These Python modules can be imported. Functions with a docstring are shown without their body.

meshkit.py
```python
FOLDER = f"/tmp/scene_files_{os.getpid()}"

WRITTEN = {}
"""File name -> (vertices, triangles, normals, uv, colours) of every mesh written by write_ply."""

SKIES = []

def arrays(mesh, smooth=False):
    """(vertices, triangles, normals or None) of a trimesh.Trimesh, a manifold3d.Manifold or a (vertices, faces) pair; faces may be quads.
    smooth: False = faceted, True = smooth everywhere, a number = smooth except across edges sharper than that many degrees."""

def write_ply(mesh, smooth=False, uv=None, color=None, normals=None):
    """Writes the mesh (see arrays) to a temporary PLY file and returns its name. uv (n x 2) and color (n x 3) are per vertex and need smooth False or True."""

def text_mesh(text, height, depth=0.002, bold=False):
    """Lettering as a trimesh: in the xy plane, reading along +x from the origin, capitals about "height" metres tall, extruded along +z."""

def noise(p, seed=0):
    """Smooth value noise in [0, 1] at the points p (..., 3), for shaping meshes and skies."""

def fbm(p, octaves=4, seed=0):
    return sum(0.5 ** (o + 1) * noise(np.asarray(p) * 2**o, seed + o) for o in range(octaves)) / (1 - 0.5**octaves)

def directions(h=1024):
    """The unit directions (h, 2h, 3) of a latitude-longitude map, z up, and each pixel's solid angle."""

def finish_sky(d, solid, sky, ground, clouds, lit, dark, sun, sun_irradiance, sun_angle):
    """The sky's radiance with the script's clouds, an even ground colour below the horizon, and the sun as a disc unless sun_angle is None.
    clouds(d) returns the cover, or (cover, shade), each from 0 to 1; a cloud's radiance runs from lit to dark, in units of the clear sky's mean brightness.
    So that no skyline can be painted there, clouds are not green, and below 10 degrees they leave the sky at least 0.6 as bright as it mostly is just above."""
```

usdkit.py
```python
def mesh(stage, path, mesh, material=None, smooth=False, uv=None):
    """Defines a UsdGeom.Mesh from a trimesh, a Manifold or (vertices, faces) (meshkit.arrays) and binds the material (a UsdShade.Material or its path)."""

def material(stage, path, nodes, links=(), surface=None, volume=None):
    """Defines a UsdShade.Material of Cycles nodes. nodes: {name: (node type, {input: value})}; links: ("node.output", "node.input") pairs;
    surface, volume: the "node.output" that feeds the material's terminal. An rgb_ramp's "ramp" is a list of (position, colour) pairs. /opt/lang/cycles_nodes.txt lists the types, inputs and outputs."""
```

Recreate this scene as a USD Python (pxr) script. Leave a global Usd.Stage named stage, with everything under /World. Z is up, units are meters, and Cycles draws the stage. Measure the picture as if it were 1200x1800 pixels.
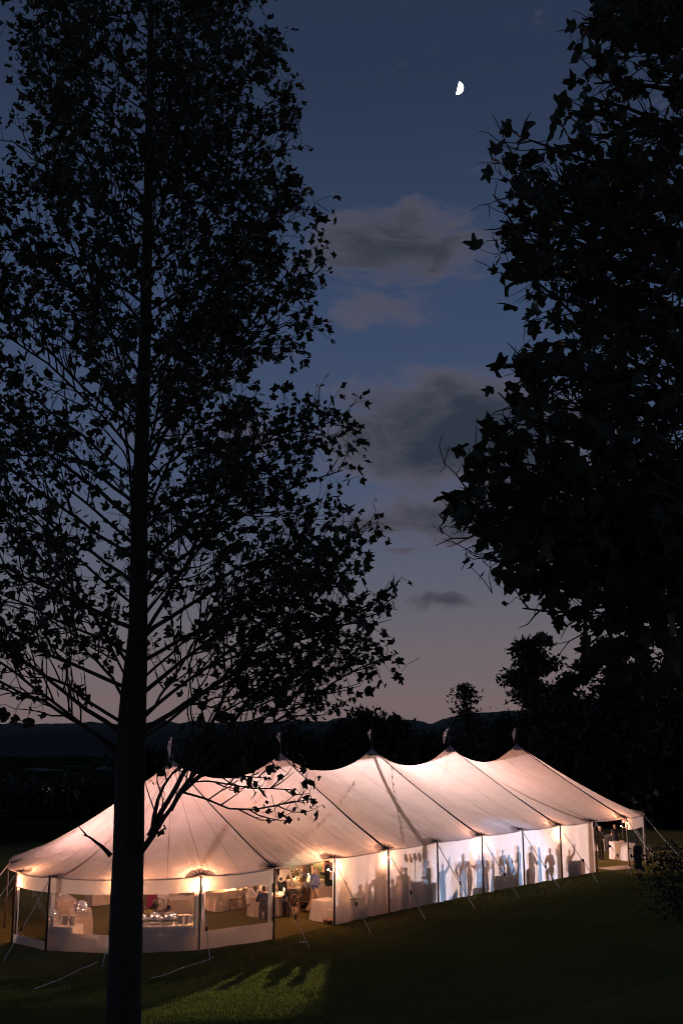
import math, random
import numpy as np, trimesh, manifold3d as m3, usdkit, meshkit
from pxr import Usd, UsdGeom, UsdLux, UsdShade, Sdf, Gf

stage = Usd.Stage.CreateInMemory()
UsdGeom.SetStageUpAxis(stage, UsdGeom.Tokens.z); UsdGeom.SetStageMetersPerUnit(stage, 1.0)
UsdGeom.Xform.Define(stage, '/World'); UsdGeom.Scope.Define(stage, '/World/Looks')
rng = np.random.default_rng(7)
CZ = 7.6                                    # height of the eye over the tent's ground
FPX, HOR = 1750.0, 1285.0                   # lens and horizon, in pixels of the 1200 x 1800 photograph
PITCH = math.atan((HOR - 900) / FPX)

# ---------------------------------------------------------------- camera
cam = UsdGeom.Camera.Define(stage, '/World/camera')
cam.AddTranslateOp().Set(Gf.Vec3d(0, 0, CZ)); cam.AddRotateXOp().Set(90 + math.degrees(PITCH))
cam.CreateHorizontalApertureAttr(24.0); cam.CreateVerticalApertureAttr(36.0); cam.CreateFocalLengthAttr(35.0)
cam.CreateClippingRangeAttr(Gf.Vec2f(0.1, 20000)); cam.CreateExposureAttr(0.0)

# ---------------------------------------------------------------- sky (dusk, sun just gone behind the hills, ahead and to the right)
SUN_EL, SUN_ROT = math.radians(-2.0), math.radians(25)
SKY = 0.085
def sky_material():
    n = {'co': ('texture_coordinate', {}), 'xyz': ('separate_xyz', {}),
         'sky': ('sky_texture', {'sky_type': 'single_scattering', 'sun_disc': False, 'sun_elevation': SUN_EL, 'sun_rotation': SUN_ROT, 'altitude': 200.0, 'air_density': 1.0, 'aerosol_density': 1.2, 'ozone_density': 2.0}),
         'ramp': ('rgb_ramp', {'ramp': [(0.0, (.200, .146, .152)), (.03, (.205, .152, .160)), (.08, (.172, .146, .164)), (.15, (.118, .126, .172)), (.25, (.070, .096, .172)), (.40, (.046, .074, .148)), (.58, (.027, .043, .086)), (1.0, (.018, .031, .064))]}),
         'base': ('mix_color', {'fac': 0.85, 'use_clamp': False})}
    l = [('co.generated', 'xyz.vector'), ('xyz.z', 'ramp.fac'), ('ramp.color', 'base.b')]
    n['skyk'] = ('vector_math', {'math_type': 'scale', 'scale': SKY}); l += [('sky.color', 'skyk.vector1'), ('skyk.vector', 'base.a')]
    # cloud field: noise on the sky's own plane (x/|y|, z/|y|), gathered into a few banks
    n['ay'] = ('math', {'math_type': 'absolute'}); n['ay2'] = ('math', {'math_type': 'maximum', 'value2': .05})
    n['u'] = ('math', {'math_type': 'divide'}); n['v'] = ('math', {'math_type': 'divide'})
    n['uv'] = ('combine_xyz', {'z': 0.0})
    l += [('xyz.y', 'ay.value1'), ('ay.value', 'ay2.value1'), ('xyz.x', 'u.value1'), ('ay2.value', 'u.value2'), ('xyz.z', 'v.value1'), ('ay2.value', 'v.value2'), ('u.value', 'uv.x'), ('v.value', 'uv.y')]
    n['map'] = ('mapping', {'mapping_type': 'point', 'scale': (11, 21, 1), 'location': (3.1, 1.7, 0)})
    n['noi'] = ('noise_texture', {'scale': 1.0, 'detail': 8.0, 'roughness': .62, 'distortion': .6})
    l += [('uv.vector', 'map.vector'), ('map.vector', 'noi.vector')]
    n['wn'] = ('noise_texture', {'scale': 7.0, 'detail': 5.0, 'roughness': .6}); n['ws'] = ('vector_math', {'math_type': 'multiply_add', 'vector2': (.16, .07, 0), 'vector3': (-.08, -.035, 0)}); n['wa'] = ('vector_math', {'math_type': 'add'})
    l += [('uv.vector', 'wn.vector'), ('wn.color', 'ws.vector1'), ('uv.vector', 'wa.vector1'), ('ws.vector', 'wa.vector2')]
    def bank(name, px, py, hw, hh, gain):
        a, b = (px - 600) / FPX, (900 - py) / FPX
        d = np.array([a, math.cos(PITCH) - b * math.sin(PITCH), math.sin(PITCH) + b * math.cos(PITCH)])
        u0, v0, au, av = d[0] / d[1], d[2] / d[1], hw / FPX, hh / FPX
        n[name + 'm'] = ('mapping', {'mapping_type': 'point', 'scale': (1 / au, 1 / av, 1), 'location': (-u0 / au, -v0 / av, 0)})
        n[name + 'l'] = ('vector_math', {'math_type': 'length'})
        n[name + 'r'] = ('map_range', {'range_type': 'smoothstep', 'from_min': 1.5, 'from_max': .0, 'to_min': 0, 'to_max': gain})
        l.extend([('wa.vector', name + 'm.vector'), (name + 'm.vector', name + 'l.vector1'), (name + 'l.value', name + 'r.value')])
        return name + 'r.result'
    banks = [bank('ba', 715, 440, 205, 125, .66), bank('bb', 830, 755, 270, 130, 1.25), bank('bc', 800, 905, 200, 60, .85), bank('bd', 782, 1060, 90, 20, .80), bank('be', 640, 545, 110, 60, .42),
             bank('bf', 705, 968, 60, 12, .45), bank('bg', 420, 620, 120, 60, .4), bank('bh', 370, 770, 170, 60, .5), bank('bi', 825, 1025, 60, 10, .35)]
    prev = banks[0]
    for i, b in enumerate(banks[1:]):
        n[f'mx{i}'] = ('math', {'math_type': 'maximum'}); l += [(prev, f'mx{i}.value1'), (b, f'mx{i}.value2')]; prev = f'mx{i}.value'
    n['nx'] = ('math', {'math_type': 'multiply_add', 'value2': 1.55, 'value3': -.28}); n['sum'] = ('math', {'math_type': 'add'}); l += [('noi.fac', 'nx.value1'), (prev, 'sum.value1'), ('nx.value', 'sum.value2')]
    n['cov'] = ('map_range', {'range_type': 'smoothstep', 'from_min': .66, 'from_max': 1.12, 'to_min': 0, 'to_max': .92}); l += [('sum.value', 'cov.value')]
    # thick parts are greyer and darker; thin edges catch the pink afterglow
    n['ccol'] = ('rgb_ramp', {'ramp': [(0, (.112, .100, .136)), (.3, (.082, .077, .102)), (.62, (.050, .053, .073)), (1, (.026, .033, .050))]})
    n['map2'] = ('mapping', {'mapping_type': 'point', 'scale': (5, 12, 1), 'location': (7.1, .4, 0)}); n['noi2'] = ('noise_texture', {'scale': 1.0, 'detail': 4.0})
    n['csh'] = ('map_range', {'from_min': .80, 'from_max': 1.50, 'to_min': 0, 'to_max': 1, 'clamp': True}); n['cs2'] = ('math', {'math_type': 'multiply_add', 'value2': .45, 'value3': -.22}); n['cs3'] = ('math', {'math_type': 'add'})
    l += [('uv.vector', 'map2.vector'), ('map2.vector', 'noi2.vector'), ('noi2.fac', 'cs2.value1'), ('cs2.value', 'cs3.value1'), ('sum.value', 'cs3.value2'), ('cs3.value', 'csh.value'), ('csh.result', 'ccol.fac')]
    n['out'] = ('mix_color', {'use_clamp': False}); l += [('cov.result', 'out.fac'), ('base.result', 'out.a'), ('ccol.color', 'out.b')]
    n['bg'] = ('background_shader', {'strength': 1.0}); l += [('out.result', 'bg.color')]
    return usdkit.material(stage, '/World/Looks/sky', n, l, surface='bg.background')
dome = UsdLux.DomeLight.Define(stage, '/World/sky')
dome.GetPrim().SetCustomDataByKey('kind', 'structure'); dome.GetPrim().SetCustomDataByKey('label', 'dusk sky, slate blue above and mauve at the horizon'); dome.GetPrim().SetCustomDataByKey('category', 'sky')
UsdShade.MaterialBindingAPI.Apply(dome.GetPrim()).Bind(sky_material())

# ---------------------------------------------------------------- helpers
used = {}
def numbered(path):
    k = used.get(path, 0); used[path] = k + 1
    return path if k == 0 else f'{path}_{k:03d}'
def tag(p, label=None, cat=None, group=None, kind=None):
    p = p.GetPrim() if hasattr(p, 'GetPrim') else p
    for k, v in (('label', label), ('category', cat), ('group', group), ('kind', kind)):
        if v: p.SetCustomDataByKey(k, v)
    return p
def thing(name, label, cat, loc=(0, 0, 0), rotz=0., group=None):
    x = UsdGeom.Xform.Define(stage, numbered('/World/' + name))
    x.AddTranslateOp().Set(Gf.Vec3d(*map(float, loc))); x.AddRotateZOp().Set(float(rotz))
    return tag(x, label, cat, group)
def obj(name, mesh, mat, parent=None, smooth=40, label=None):
    path = numbered((str(parent.GetPath()) if parent else '/World') + '/' + name)
    p = usdkit.mesh(stage, path, mesh, mat, smooth=smooth).GetPrim()
    if label: p.SetCustomDataByKey('label', label)
    return p
def dup(root, loc, rotz, label=None, group=None):
    was = root.GetCustomData()
    name = root.GetName()
    r = thing(name, label or was['label'], was['category'], loc, rotz, group or was.get('group'))
    r.GetReferences().AddInternalReference(root.GetPath()); r.SetInstanceable(True)
    return r
def cat(*ms): return trimesh.util.concatenate([m for m in ms])
def box(x, y, z, c=(0, 0, 0), rz=0):
    m = trimesh.creation.box((x, y, z)); 
    if rz: m.apply_transform(trimesh.transformations.rotation_matrix(rz, (0, 0, 1)))
    m.apply_translation(c); return m
def rbox(x, y, z, c=(0, 0, 0), r=.01):
    s = m3.Manifold.sphere(r, 8); hs = [s.translate((sx * (x / 2 - r), sy * (y / 2 - r), sz * (z / 2 - r))) for sx in (-1, 1) for sy in (-1, 1) for sz in (-1, 1)]
    return tm(m3.Manifold.batch_hull(hs).translate(c))
def tm(m):
    k = m.to_mesh(); return trimesh.Trimesh(k.vert_properties[:, :3], k.tri_verts, process=False)
def tube(pts, rad, sides=6, cap=True):
    P = np.asarray(pts, float); n = len(P); R = np.broadcast_to(np.asarray(rad, float), (n,))
    T = np.gradient(P, axis=0); T /= np.linalg.norm(T, axis=1, keepdims=True) + 1e-12
    a = np.array([0, 0, 1.]) if abs(T[0][2]) < .9 else np.array([1., 0, 0])
    V = []
    for i in range(n):
        b = np.cross(T[i], a); b /= np.linalg.norm(b) + 1e-12; c = np.cross(b, T[i]); a = c
        th = np.arange(sides) * 2 * np.pi / sides
        V.append(P[i] + R[i] * (np.cos(th)[:, None] * b + np.sin(th)[:, None] * c))
    V = np.vstack(V); F = []
    for i in range(n - 1):
        for j in range(sides):
            p, q = i * sides + j, i * sides + (j + 1) % sides
            F += [(p, q, q + sides), (p, q + sides, p + sides)]
    if cap:
        V = np.vstack([V, P[0], P[-1]]); m = n * sides
        for j in range(sides):
            F += [(m, (j + 1) % sides, j), (m + 1, (n - 1) * sides + j, (n - 1) * sides + (j + 1) % sides)]
    return trimesh.Trimesh(V, np.array(F), process=False)
def lathe(prof, n=20):
    return trimesh.creation.revolve(np.array(prof), sections=n)
def grid(fn, nu, nv):
    """A sheet from fn(u, v) -> (x, y, z) for u, v in 0..1 (arrays)."""
    U, V = np.meshgrid(np.linspace(0, 1, nu + 1), np.linspace(0, 1, nv + 1), indexing='ij')
    P = np.stack(fn(U, V), -1).reshape(-1, 3)
    i = np.arange(nu * (nv + 1)).reshape(nu, nv + 1)[:, :-1].ravel()
    F = np.stack([i, i + nv + 1, i + nv + 2, i + 1], 1)
    return P, F
def sm(a, b, x): t = np.clip((np.asarray(x, float) - a) / (b - a), 0, 1); return t * t * (3 - 2 * t)

# ---------------------------------------------------------------- materials
L = '/World/Looks/'
def mat(name, col, rough=.6, metal=0., var=.12, scale=6., bump=0., bscale=60., **kw):
    n = {'p': ('principled_bsdf', {'roughness': rough, 'metallic': metal, **kw}), 'g': ('geometry', {}), 'n': ('noise_texture', {'scale': scale, 'detail': 4.}),
         'r': ('rgb_ramp', {'ramp': [(.25, tuple(c * (1 - var) for c in col)), (.75, tuple(min(1, c * (1 + var)) for c in col))]})}
    l = [('g.position', 'n.vector'), ('n.fac', 'r.fac'), ('r.color', 'p.base_color')]
    if bump:
        n['bn'] = ('noise_texture', {'scale': bscale, 'detail': 3.}); n['b'] = ('bump', {'strength': bump, 'distance': .02}); l += [('g.position', 'bn.vector'), ('bn.fac', 'b.height'), ('b.normal', 'p.normal')]
    return usdkit.material(stage, L + name, n, l, surface='p.BSDF')
def emit(name, col, s): return usdkit.material(stage, L + name, {'e': ('emission', {'color': col, 'strength': s})}, [], surface='e.emission')
def cloth(name, dif, tra, fac, var=.05, clear=0., wr=0.):
    n = {'d': ('diffuse_bsdf', {}), 't': ('translucent_bsdf', {}), 'm': ('mix_closure', {'fac': fac}), 'g': ('geometry', {}), 'n': ('noise_texture', {'scale': 1.3, 'detail': 5., 'roughness': .6}),
         'rd': ('rgb_ramp', {'ramp': [(.3, tuple(c * (1 - var) for c in dif)), (.7, dif)]}), 'rt': ('rgb_ramp', {'ramp': [(.3, tuple(c * (1 - var) for c in tra)), (.7, tra)]})}
    l = [('g.position', 'n.vector'), ('n.fac', 'rd.fac'), ('n.fac', 'rt.fac'), ('rd.color', 'd.color'), ('rt.color', 't.color'), ('d.BSDF', 'm.closure1'), ('t.BSDF', 'm.closure2')]
    out = 'm.closure'
    if wr:
        n['wm'] = ('mapping', {'scale': (2.2, 2.2, 2.2)}); n['wn'] = ('noise_texture', {'scale': 3., 'detail': 6., 'roughness': .62}); n['wb'] = ('bump', {'strength': wr, 'distance': .05})
        l += [('g.position', 'wm.vector'), ('wm.vector', 'wn.vector'), ('wn.fac', 'wb.height'), ('wb.normal', 'd.normal'), ('wb.normal', 't.normal')]
    if clear:
        n['c'] = ('transparent_bsdf', {}); n['mc'] = ('mix_closure', {'fac': clear}); l += [('m.closure', 'mc.closure1'), ('c.BSDF', 'mc.closure2')]; out = 'mc.closure'
    return usdkit.material(stage, L + name, n, l, surface=out)
M = {}
M['sail'] = cloth('sailcloth', (.62, .595, .585), (.64, .585, .575), .62, .10, wr=.45)
M['wall'] = cloth('wall_cloth', (.60, .59, .57), (.70, .67, .64), .68, .06, wr=.3)
M['valance'] = cloth('valance_cloth', (.72, .70, .67), (.55, .52, .48), .45, .06, wr=.3)
M['linen'] = cloth('table_linen', (.62, .53, .44), (.3, .27, .22), .15, .08)
M['white_linen'] = cloth('white_linen', (.78, .76, .72), (.3, .28, .25), .15, .05)
M['slate'] = cloth('blue_grey_canvas', (.16, .20, .25), (.16, .19, .22), .3, .15)
M['patch'] = cloth('grey_patch', (.25, .25, .26), (.80, .74, .71), .8, .12)
M['flag'] = cloth('flag_cloth', (.60, .56, .54), (.50, .46, .45), .5)
M['vinyl'] = usdkit.material(stage, L + 'clear_vinyl', {'t': ('transparent_bsdf', {'color': (.90, .90, .90)}), 'd': ('diffuse_bsdf', {'color': (.6, .6, .6)}), 'm1': ('mix_closure', {'fac': .06}), 'gl': ('glossy_bsdf', {'roughness': .06, 'color': (.9, .9, .9)}), 'fr': ('fresnel', {'IOR': 1.42}),
    'm2': ('mix_closure', {}), 'g': ('geometry', {}), 'n': ('noise_texture', {'scale': 2.5, 'detail': 3.}), 'b': ('bump', {'strength': .5, 'distance': .05})},
    [('t.BSDF', 'm1.closure1'), ('d.BSDF', 'm1.closure2'), ('fr.fac', 'm2.fac'), ('m1.closure', 'm2.closure1'), ('gl.BSDF', 'm2.closure2'), ('g.position', 'n.vector'), ('n.fac', 'b.height'), ('b.normal', 'gl.normal')], surface='m2.closure')
M['dark_wood'] = mat('dark_wood', (.045, .030, .022), .5, bump=.2)
M['wood'] = mat('chair_wood', (.16, .085, .045), .45, var=.25, scale=14)
M['pale_wood'] = mat('pale_pole_wood', (.42, .30, .20), .5, var=.2)
M['strap'] = mat('black_strap', (.018, .018, .020), .6)
M['rope'] = mat('pale_rope', (.68, .66, .62), .7)
M['steel'] = mat('polished_steel', (.78, .78, .78), .22, 1., var=.03)
M['black'] = mat('black_plastic', (.012, .012, .013), .45)
M['plate'] = mat('white_china', (.78, .77, .74), .25, var=.02)
M['bark'] = mat('bark', (.032, .028, .023), .9, var=.45, scale=18, bump=.8, bscale=40)
M['twig'] = mat('twig_bark', (.040, .034, .028), .85)
M['skin'] = mat('skin', (.52, .31, .22), .5, var=.05)
M['skin_b'] = mat('tanned_skin', (.40, .22, .15), .5, var=.05)
M['eye'] = mat('eye', (.02, .015, .012), .2)
M['hair_dark'] = mat('dark_hair', (.025, .017, .012), .5); M['hair_grey'] = mat('grey_hair', (.38, .36, .34), .6); M['hair_brown'] = mat('brown_hair', (.12, .06, .03), .5); M['hair_blond'] = mat('blond_hair', (.36, .24, .11), .5)
M['white_shirt'] = mat('white_shirt', (.70, .68, .66), .8, var=.05, bump=.3, bscale=12); M['blue_shirt'] = mat('blue_shirt', (.11, .15, .36), .8, bump=.3, bscale=12); M['magenta'] = mat('magenta_top', (.36, .03, .10), .7)
M['dark_suit'] = mat('dark_suit', (.016, .017, .022), .8); M['navy'] = mat('navy_cloth', (.03, .04, .09), .8); M['khaki'] = mat('khaki_cloth', (.48, .38, .27), .8, bump=.3, bscale=10); M['grey_cloth'] = mat('grey_cloth', (.18, .18, .20), .8); M['rose'] = mat('rose_dress', (.46, .22, .20), .7)
M['shoe'] = mat('dark_shoe', (.02, .015, .012), .4)
M['flower'] = mat('pale_petals', (.68, .56, .48), .7); M['green'] = mat('table_greenery', (.06, .10, .03), .7)
M['food'] = mat('bread_crust', (.50, .24, .08), .7, var=.3, scale=20)
M['glass'] = usdkit.material(stage, L + 'clear_glass', {'t': ('transparent_bsdf', {'color': (.92, .92, .92)}), 'gl': ('glossy_bsdf', {'roughness': .03}), 'fr': ('fresnel', {'IOR': 1.5}), 'm': ('mix_closure', {})}, [('fr.fac', 'm.fac'), ('t.BSDF', 'm.closure1'), ('gl.BSDF', 'm.closure2')], surface='m.closure')
M['candle_wax'] = mat('candle_wax', (.75, .66, .5), .5)
M['flame'] = emit('candle_flame', (1., .50, .16), 110.)
M['bulb'] = emit('warm_bulb', (1., .62, .30), 16.)
M['red_lamp'] = emit('red_lamp', (1., .06, .04), 14.)
M['moonlit'] = emit('moonlight', (1., .96, .90), 3.)
M['mat'] = mat('beige_mat', (.50, .40, .32), .9)
def leaf_mat(name, col, tr):
    return usdkit.material(stage, L + name, {'d': ('principled_bsdf', {'roughness': .5}), 't': ('translucent_bsdf', {'color': tr}), 'm': ('mix_closure', {'fac': .25}), 'g': ('geometry', {}), 'r': ('rgb_ramp', {'ramp': [(0, tuple(c * .6 for c in col)), (.6, col), (1, (col[0] * 1.7, col[1] * 1.35, col[2]))]})},
        [('g.random_per_island', 'r.fac'), ('r.color', 'd.base_color'), ('d.BSDF', 'm.closure1'), ('t.BSDF', 'm.closure2')], surface='m.closure')
M['leaf'] = leaf_mat('tulip_leaf', (.030, .040, .018), (.030, .040, .010))
M['needle'] = leaf_mat('pine_needles', (.018, .026, .014), (.012, .018, .006))
M['far_leaf'] = leaf_mat('far_foliage', (.012, .016, .008), (.008, .011, .004))

# ---------------------------------------------------------------- the tent's plan: s runs along its ridge, v across it (away from the eye), P1 (leftmost peak) at s = v = 0
PHI = .8238; UA = np.array([math.sin(PHI), math.cos(PHI)]); NA = np.array([-math.cos(PHI), math.sin(PHI)])
R0, BAY, WH = 7.14, 3.05, 2.5
O = np.array([-2.5298, 39.5225]) + NA * R0
LEN = 8 * BAY
def W2(s, v): return O[0] + UA[0] * s + NA[0] * v, O[1] + UA[1] * s + NA[1] * v
def SV(x, y): dx, dy = x - O[0], y - O[1]; return dx * UA[0] + dy * UA[1], dx * NA[0] + dy * NA[1]
def base(s):
    t = np.clip(np.asarray(s, float) / BAY, -2.6, 10.5)
    return .0184 + np.where(t < 0, .075 * t, .1227 * t - .0081 * t * t)
CS, CV = SV(0, 0)
def ground(x, y):
    x, y = np.asarray(x, float), np.asarray(y, float)
    s, v = SV(x, y); sc = np.clip(s, 0, LEN); ds, dv = s - sc, v; d = np.hypot(ds, dv) + 1e-9
    q = np.maximum(0, d - R0 - .6)
    tc = np.stack([CS - sc, np.full_like(s, CV)]); tc = tc / np.hypot(*tc)
    w = sm(-.25, .55, (ds * tc[0] + dv * tc[1]) / d)
    soft = np.where(q < 5, q * q / 10, q - 2.5)
    up = .172 * soft * w; up = np.where(up > 6.4, 6.4 + .25 * (up - 6.4), up)
    far = np.maximum(0, d - R0 - 14) * (1 - w)
    down = -13.5 * (1 - np.exp(-.10 * far / 13.5))
    nz = (meshkit.noise(np.stack([x * .11, y * .11, 0 * x], -1)) - .5) * .5 * sm(1.5, 8, q) + (meshkit.noise(np.stack([x * .6, y * .6, 0 * x + 3], -1)) - .5) * .07 * sm(.3, 2, q)
    return base(s) + up + down + nz
def ray(px, py):
    a, b = (px - 600) / FPX, (900 - py) / FPX
    d = np.array([a, math.cos(PITCH) - b * math.sin(PITCH), math.sin(PITCH) + b * math.cos(PITCH)]); return d
def G(px, py, h=0.):
    """The point h above the ground where the line of sight through a point of the photograph meets it."""
    d = ray(px, py); k = 5.
    step = .25
    while k < 400:
        p = d * k; 
        if CZ + p[2] < float(ground(p[0], p[1])) + h: break
        k += step
    lo, hi = k - step, k
    for _ in range(20):
        k = (lo + hi) / 2; p = d * k
        if CZ + p[2] < float(ground(p[0], p[1])) + h: hi = k
        else: lo = k
    return np.array([p[0], p[1], CZ + p[2] - h])
def AT(px, py, Y): d = ray(px, py); return np.array([d[0], d[1], d[2]]) * (Y / d[1]) + (0, 0, CZ)
def eave(s): return base(s) + WH
def roofz(s, v):
    """Height of the sailcloth over plan point (s, v)."""
    s, v = np.asarray(s, float), np.asarray(v, float)
    sc = np.clip(s, 0, LEN); end = s != sc
    rim = rim_at(s, v)
    rho = np.clip(np.where(end, np.hypot(s - sc, v) / rim, np.abs(v) / R0), 0, 1)
    k = np.clip(sc / (2 * BAY), 0, 4); tau = k - np.floor(np.minimum(k, 3.999)); tau = np.clip(tau, 0, 1)
    ridge = base(sc) + WH + 3.78 - .92 * 4 * tau * (1 - tau)
    al = np.arctan2(np.abs(s - sc), np.abs(v) + 1e-9)
    p = np.where(end, 1.10 + .42 * sm(0, 1.2, al), 1.10 + .05 * (4 * tau * (1 - tau)))
    # eave line: follows the ground under it, sags a little between the poles
    es = np.where(end, sc + (s - sc) / np.maximum(rho, 1e-3), s)
    lobes = np.where(end, np.abs(np.sin(al * 8)), np.abs(np.sin(np.pi * sc / BAY)))
    E = base(es) + WH - .05 * lobes * sm(.7, 1, rho)
    z = E + (ridge - E) * (1 - rho) ** p
    # creases running in from the poles
    ang = np.where(end, al * 8 / np.pi, sc / BAY)
    fr = ang - np.round(ang)
    z = z + .026 * np.sin(fr * 46) * np.exp(-(fr * 4.5) ** 2) * sm(.45, .85, rho) * (1 - sm(.93, 1., rho))
    z = z + .030 * (meshkit.noise(np.stack([s * 2.2 + v * .9, v * .45, 0 * s], -1)) - .5) * sm(0, .3, rho)
    return z
BACK = {90: 6.95, 112.5: 6.5, 135: 6.6, 157.5: 6.95, 180: R0}
def rim_at(s, v):
    al = np.degrees(np.arctan2(np.abs(s - np.clip(s, 0, LEN)), -v))
    return np.where(s < 0, np.interp(al, [0, 70] + list(BACK), [R0, R0] + list(BACK.values())), R0)
def end_pt(side, deg, r=None):
    """Plan point on the round end (side -1 left, +1 right), deg from the near side."""
    a = math.radians(deg); R = R0 if side > 0 or deg <= 70 else float(np.interp(deg, [70] + list(BACK), [R0] + list(BACK.values())))
    if r is not None: R *= r
    return (0 if side < 0 else LEN) + side * R * math.sin(a), -R * math.cos(a)
def P3(s, v, z): x, y = W2(s, v); return np.array([float(x), float(y), float(z)])

# ---------------------------------------------------------------- ground, hills, lake
def ground_sheet():
    xs = np.unique(np.concatenate([np.linspace(-22, 40, 150), -22 - np.geomspace(1, 1500, 40), 40 + np.geomspace(1, 1500, 40)]))
    ys = np.unique(np.concatenate([np.linspace(-6, 75, 190), -6 - np.geomspace(1, 400, 18), 75 + np.geomspace(1, 2500, 50)]))
    X, Y = np.meshgrid(xs, ys, indexing='ij'); Z = ground(X, Y)
    i = np.arange((len(xs) - 1) * len(ys)).reshape(-1, len(ys))[:, :-1].ravel(); k = len(ys)
    return np.stack([X, Y, Z], -1).reshape(-1, 3), np.stack([i, i + k, i + k + 1, i + 1], 1)
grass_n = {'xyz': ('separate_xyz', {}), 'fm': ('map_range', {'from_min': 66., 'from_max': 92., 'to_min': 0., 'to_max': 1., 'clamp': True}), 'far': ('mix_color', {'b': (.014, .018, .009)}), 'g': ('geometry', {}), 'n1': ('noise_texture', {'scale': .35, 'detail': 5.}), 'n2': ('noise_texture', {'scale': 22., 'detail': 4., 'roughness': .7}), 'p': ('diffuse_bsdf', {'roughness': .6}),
    'r1': ('rgb_ramp', {'ramp': [(.3, (.145, .132, .044)), (.7, (.235, .190, .076))]}), 'r2': ('rgb_ramp', {'ramp': [(.25, (.45, .45, .4)), (.75, (1.25, 1.25, 1.2))]}), 'mx': ('mix_color', {'blend_type': 'multiply', 'fac': 1.0, 'use_clamp': False}),
    'b': ('bump', {'strength': .9, 'distance': .06})}
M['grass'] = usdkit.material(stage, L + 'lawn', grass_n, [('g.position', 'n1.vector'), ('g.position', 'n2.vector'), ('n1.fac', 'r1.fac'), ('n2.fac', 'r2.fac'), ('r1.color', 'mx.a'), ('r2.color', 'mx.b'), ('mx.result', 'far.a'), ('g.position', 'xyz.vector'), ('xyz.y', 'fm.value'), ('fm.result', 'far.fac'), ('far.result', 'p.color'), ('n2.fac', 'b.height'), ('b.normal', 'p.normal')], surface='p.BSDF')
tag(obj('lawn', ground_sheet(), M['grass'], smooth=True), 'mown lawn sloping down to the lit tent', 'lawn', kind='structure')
M['wood_far'] = mat('far_woodland', (.010, .014, .008), .9, var=.4, scale=.15)
M['water'] = mat('lake_water', (.02, .03, .04), .08, var=.02, specular_ior_level=.5)
def hill(name, label, Y, line, depth, zb, seed, rough, step):
    """A wooded ridge: line = [(photo x, photo y)] of its skyline at distance Y."""
    px = np.array([a for a, _ in line], float); pz = np.array([AT(a, b, Y)[2] for a, b in line]); X0 = np.array([AT(a, b, Y)[0] for a, b in line])
    xs = np.arange(X0[0], X0[-1], step); n = 14
    top = np.interp(xs, X0, pz)
    rows = []
    for j in range(n + 1):
        f = j / n; prof = math.sin(min(1, f / .45) * math.pi / 2) if f <= .45 else math.cos((f - .45) / .55 * math.pi / 2)
        y = Y - depth * .45 + depth * f
        bumps = (meshkit.noise(np.stack([xs / (step * 3.2), np.full_like(xs, y / (step * 3.2)), 0 * xs + seed], -1)) - .5) * rough * 2 + (meshkit.noise(np.stack([xs / (step * 1.3), np.full_like(xs, y / step), 0 * xs + seed + 9], -1)) - .5) * rough
        rows.append(np.stack([xs, np.full_like(xs, y), zb + (top - zb) * prof + bumps * prof], -1))
    P = np.array(rows).transpose(1, 0, 2).reshape(-1, 3); i = np.arange((len(xs) - 1) * (n + 1)).reshape(-1, n + 1)[:, :-1].ravel(); k = n + 1
    tag(obj(name, (P, np.stack([i, i + k, i + k + 1, i + 1], 1)), M['wood_far'], smooth=True), label, 'hill', kind='structure')
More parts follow.
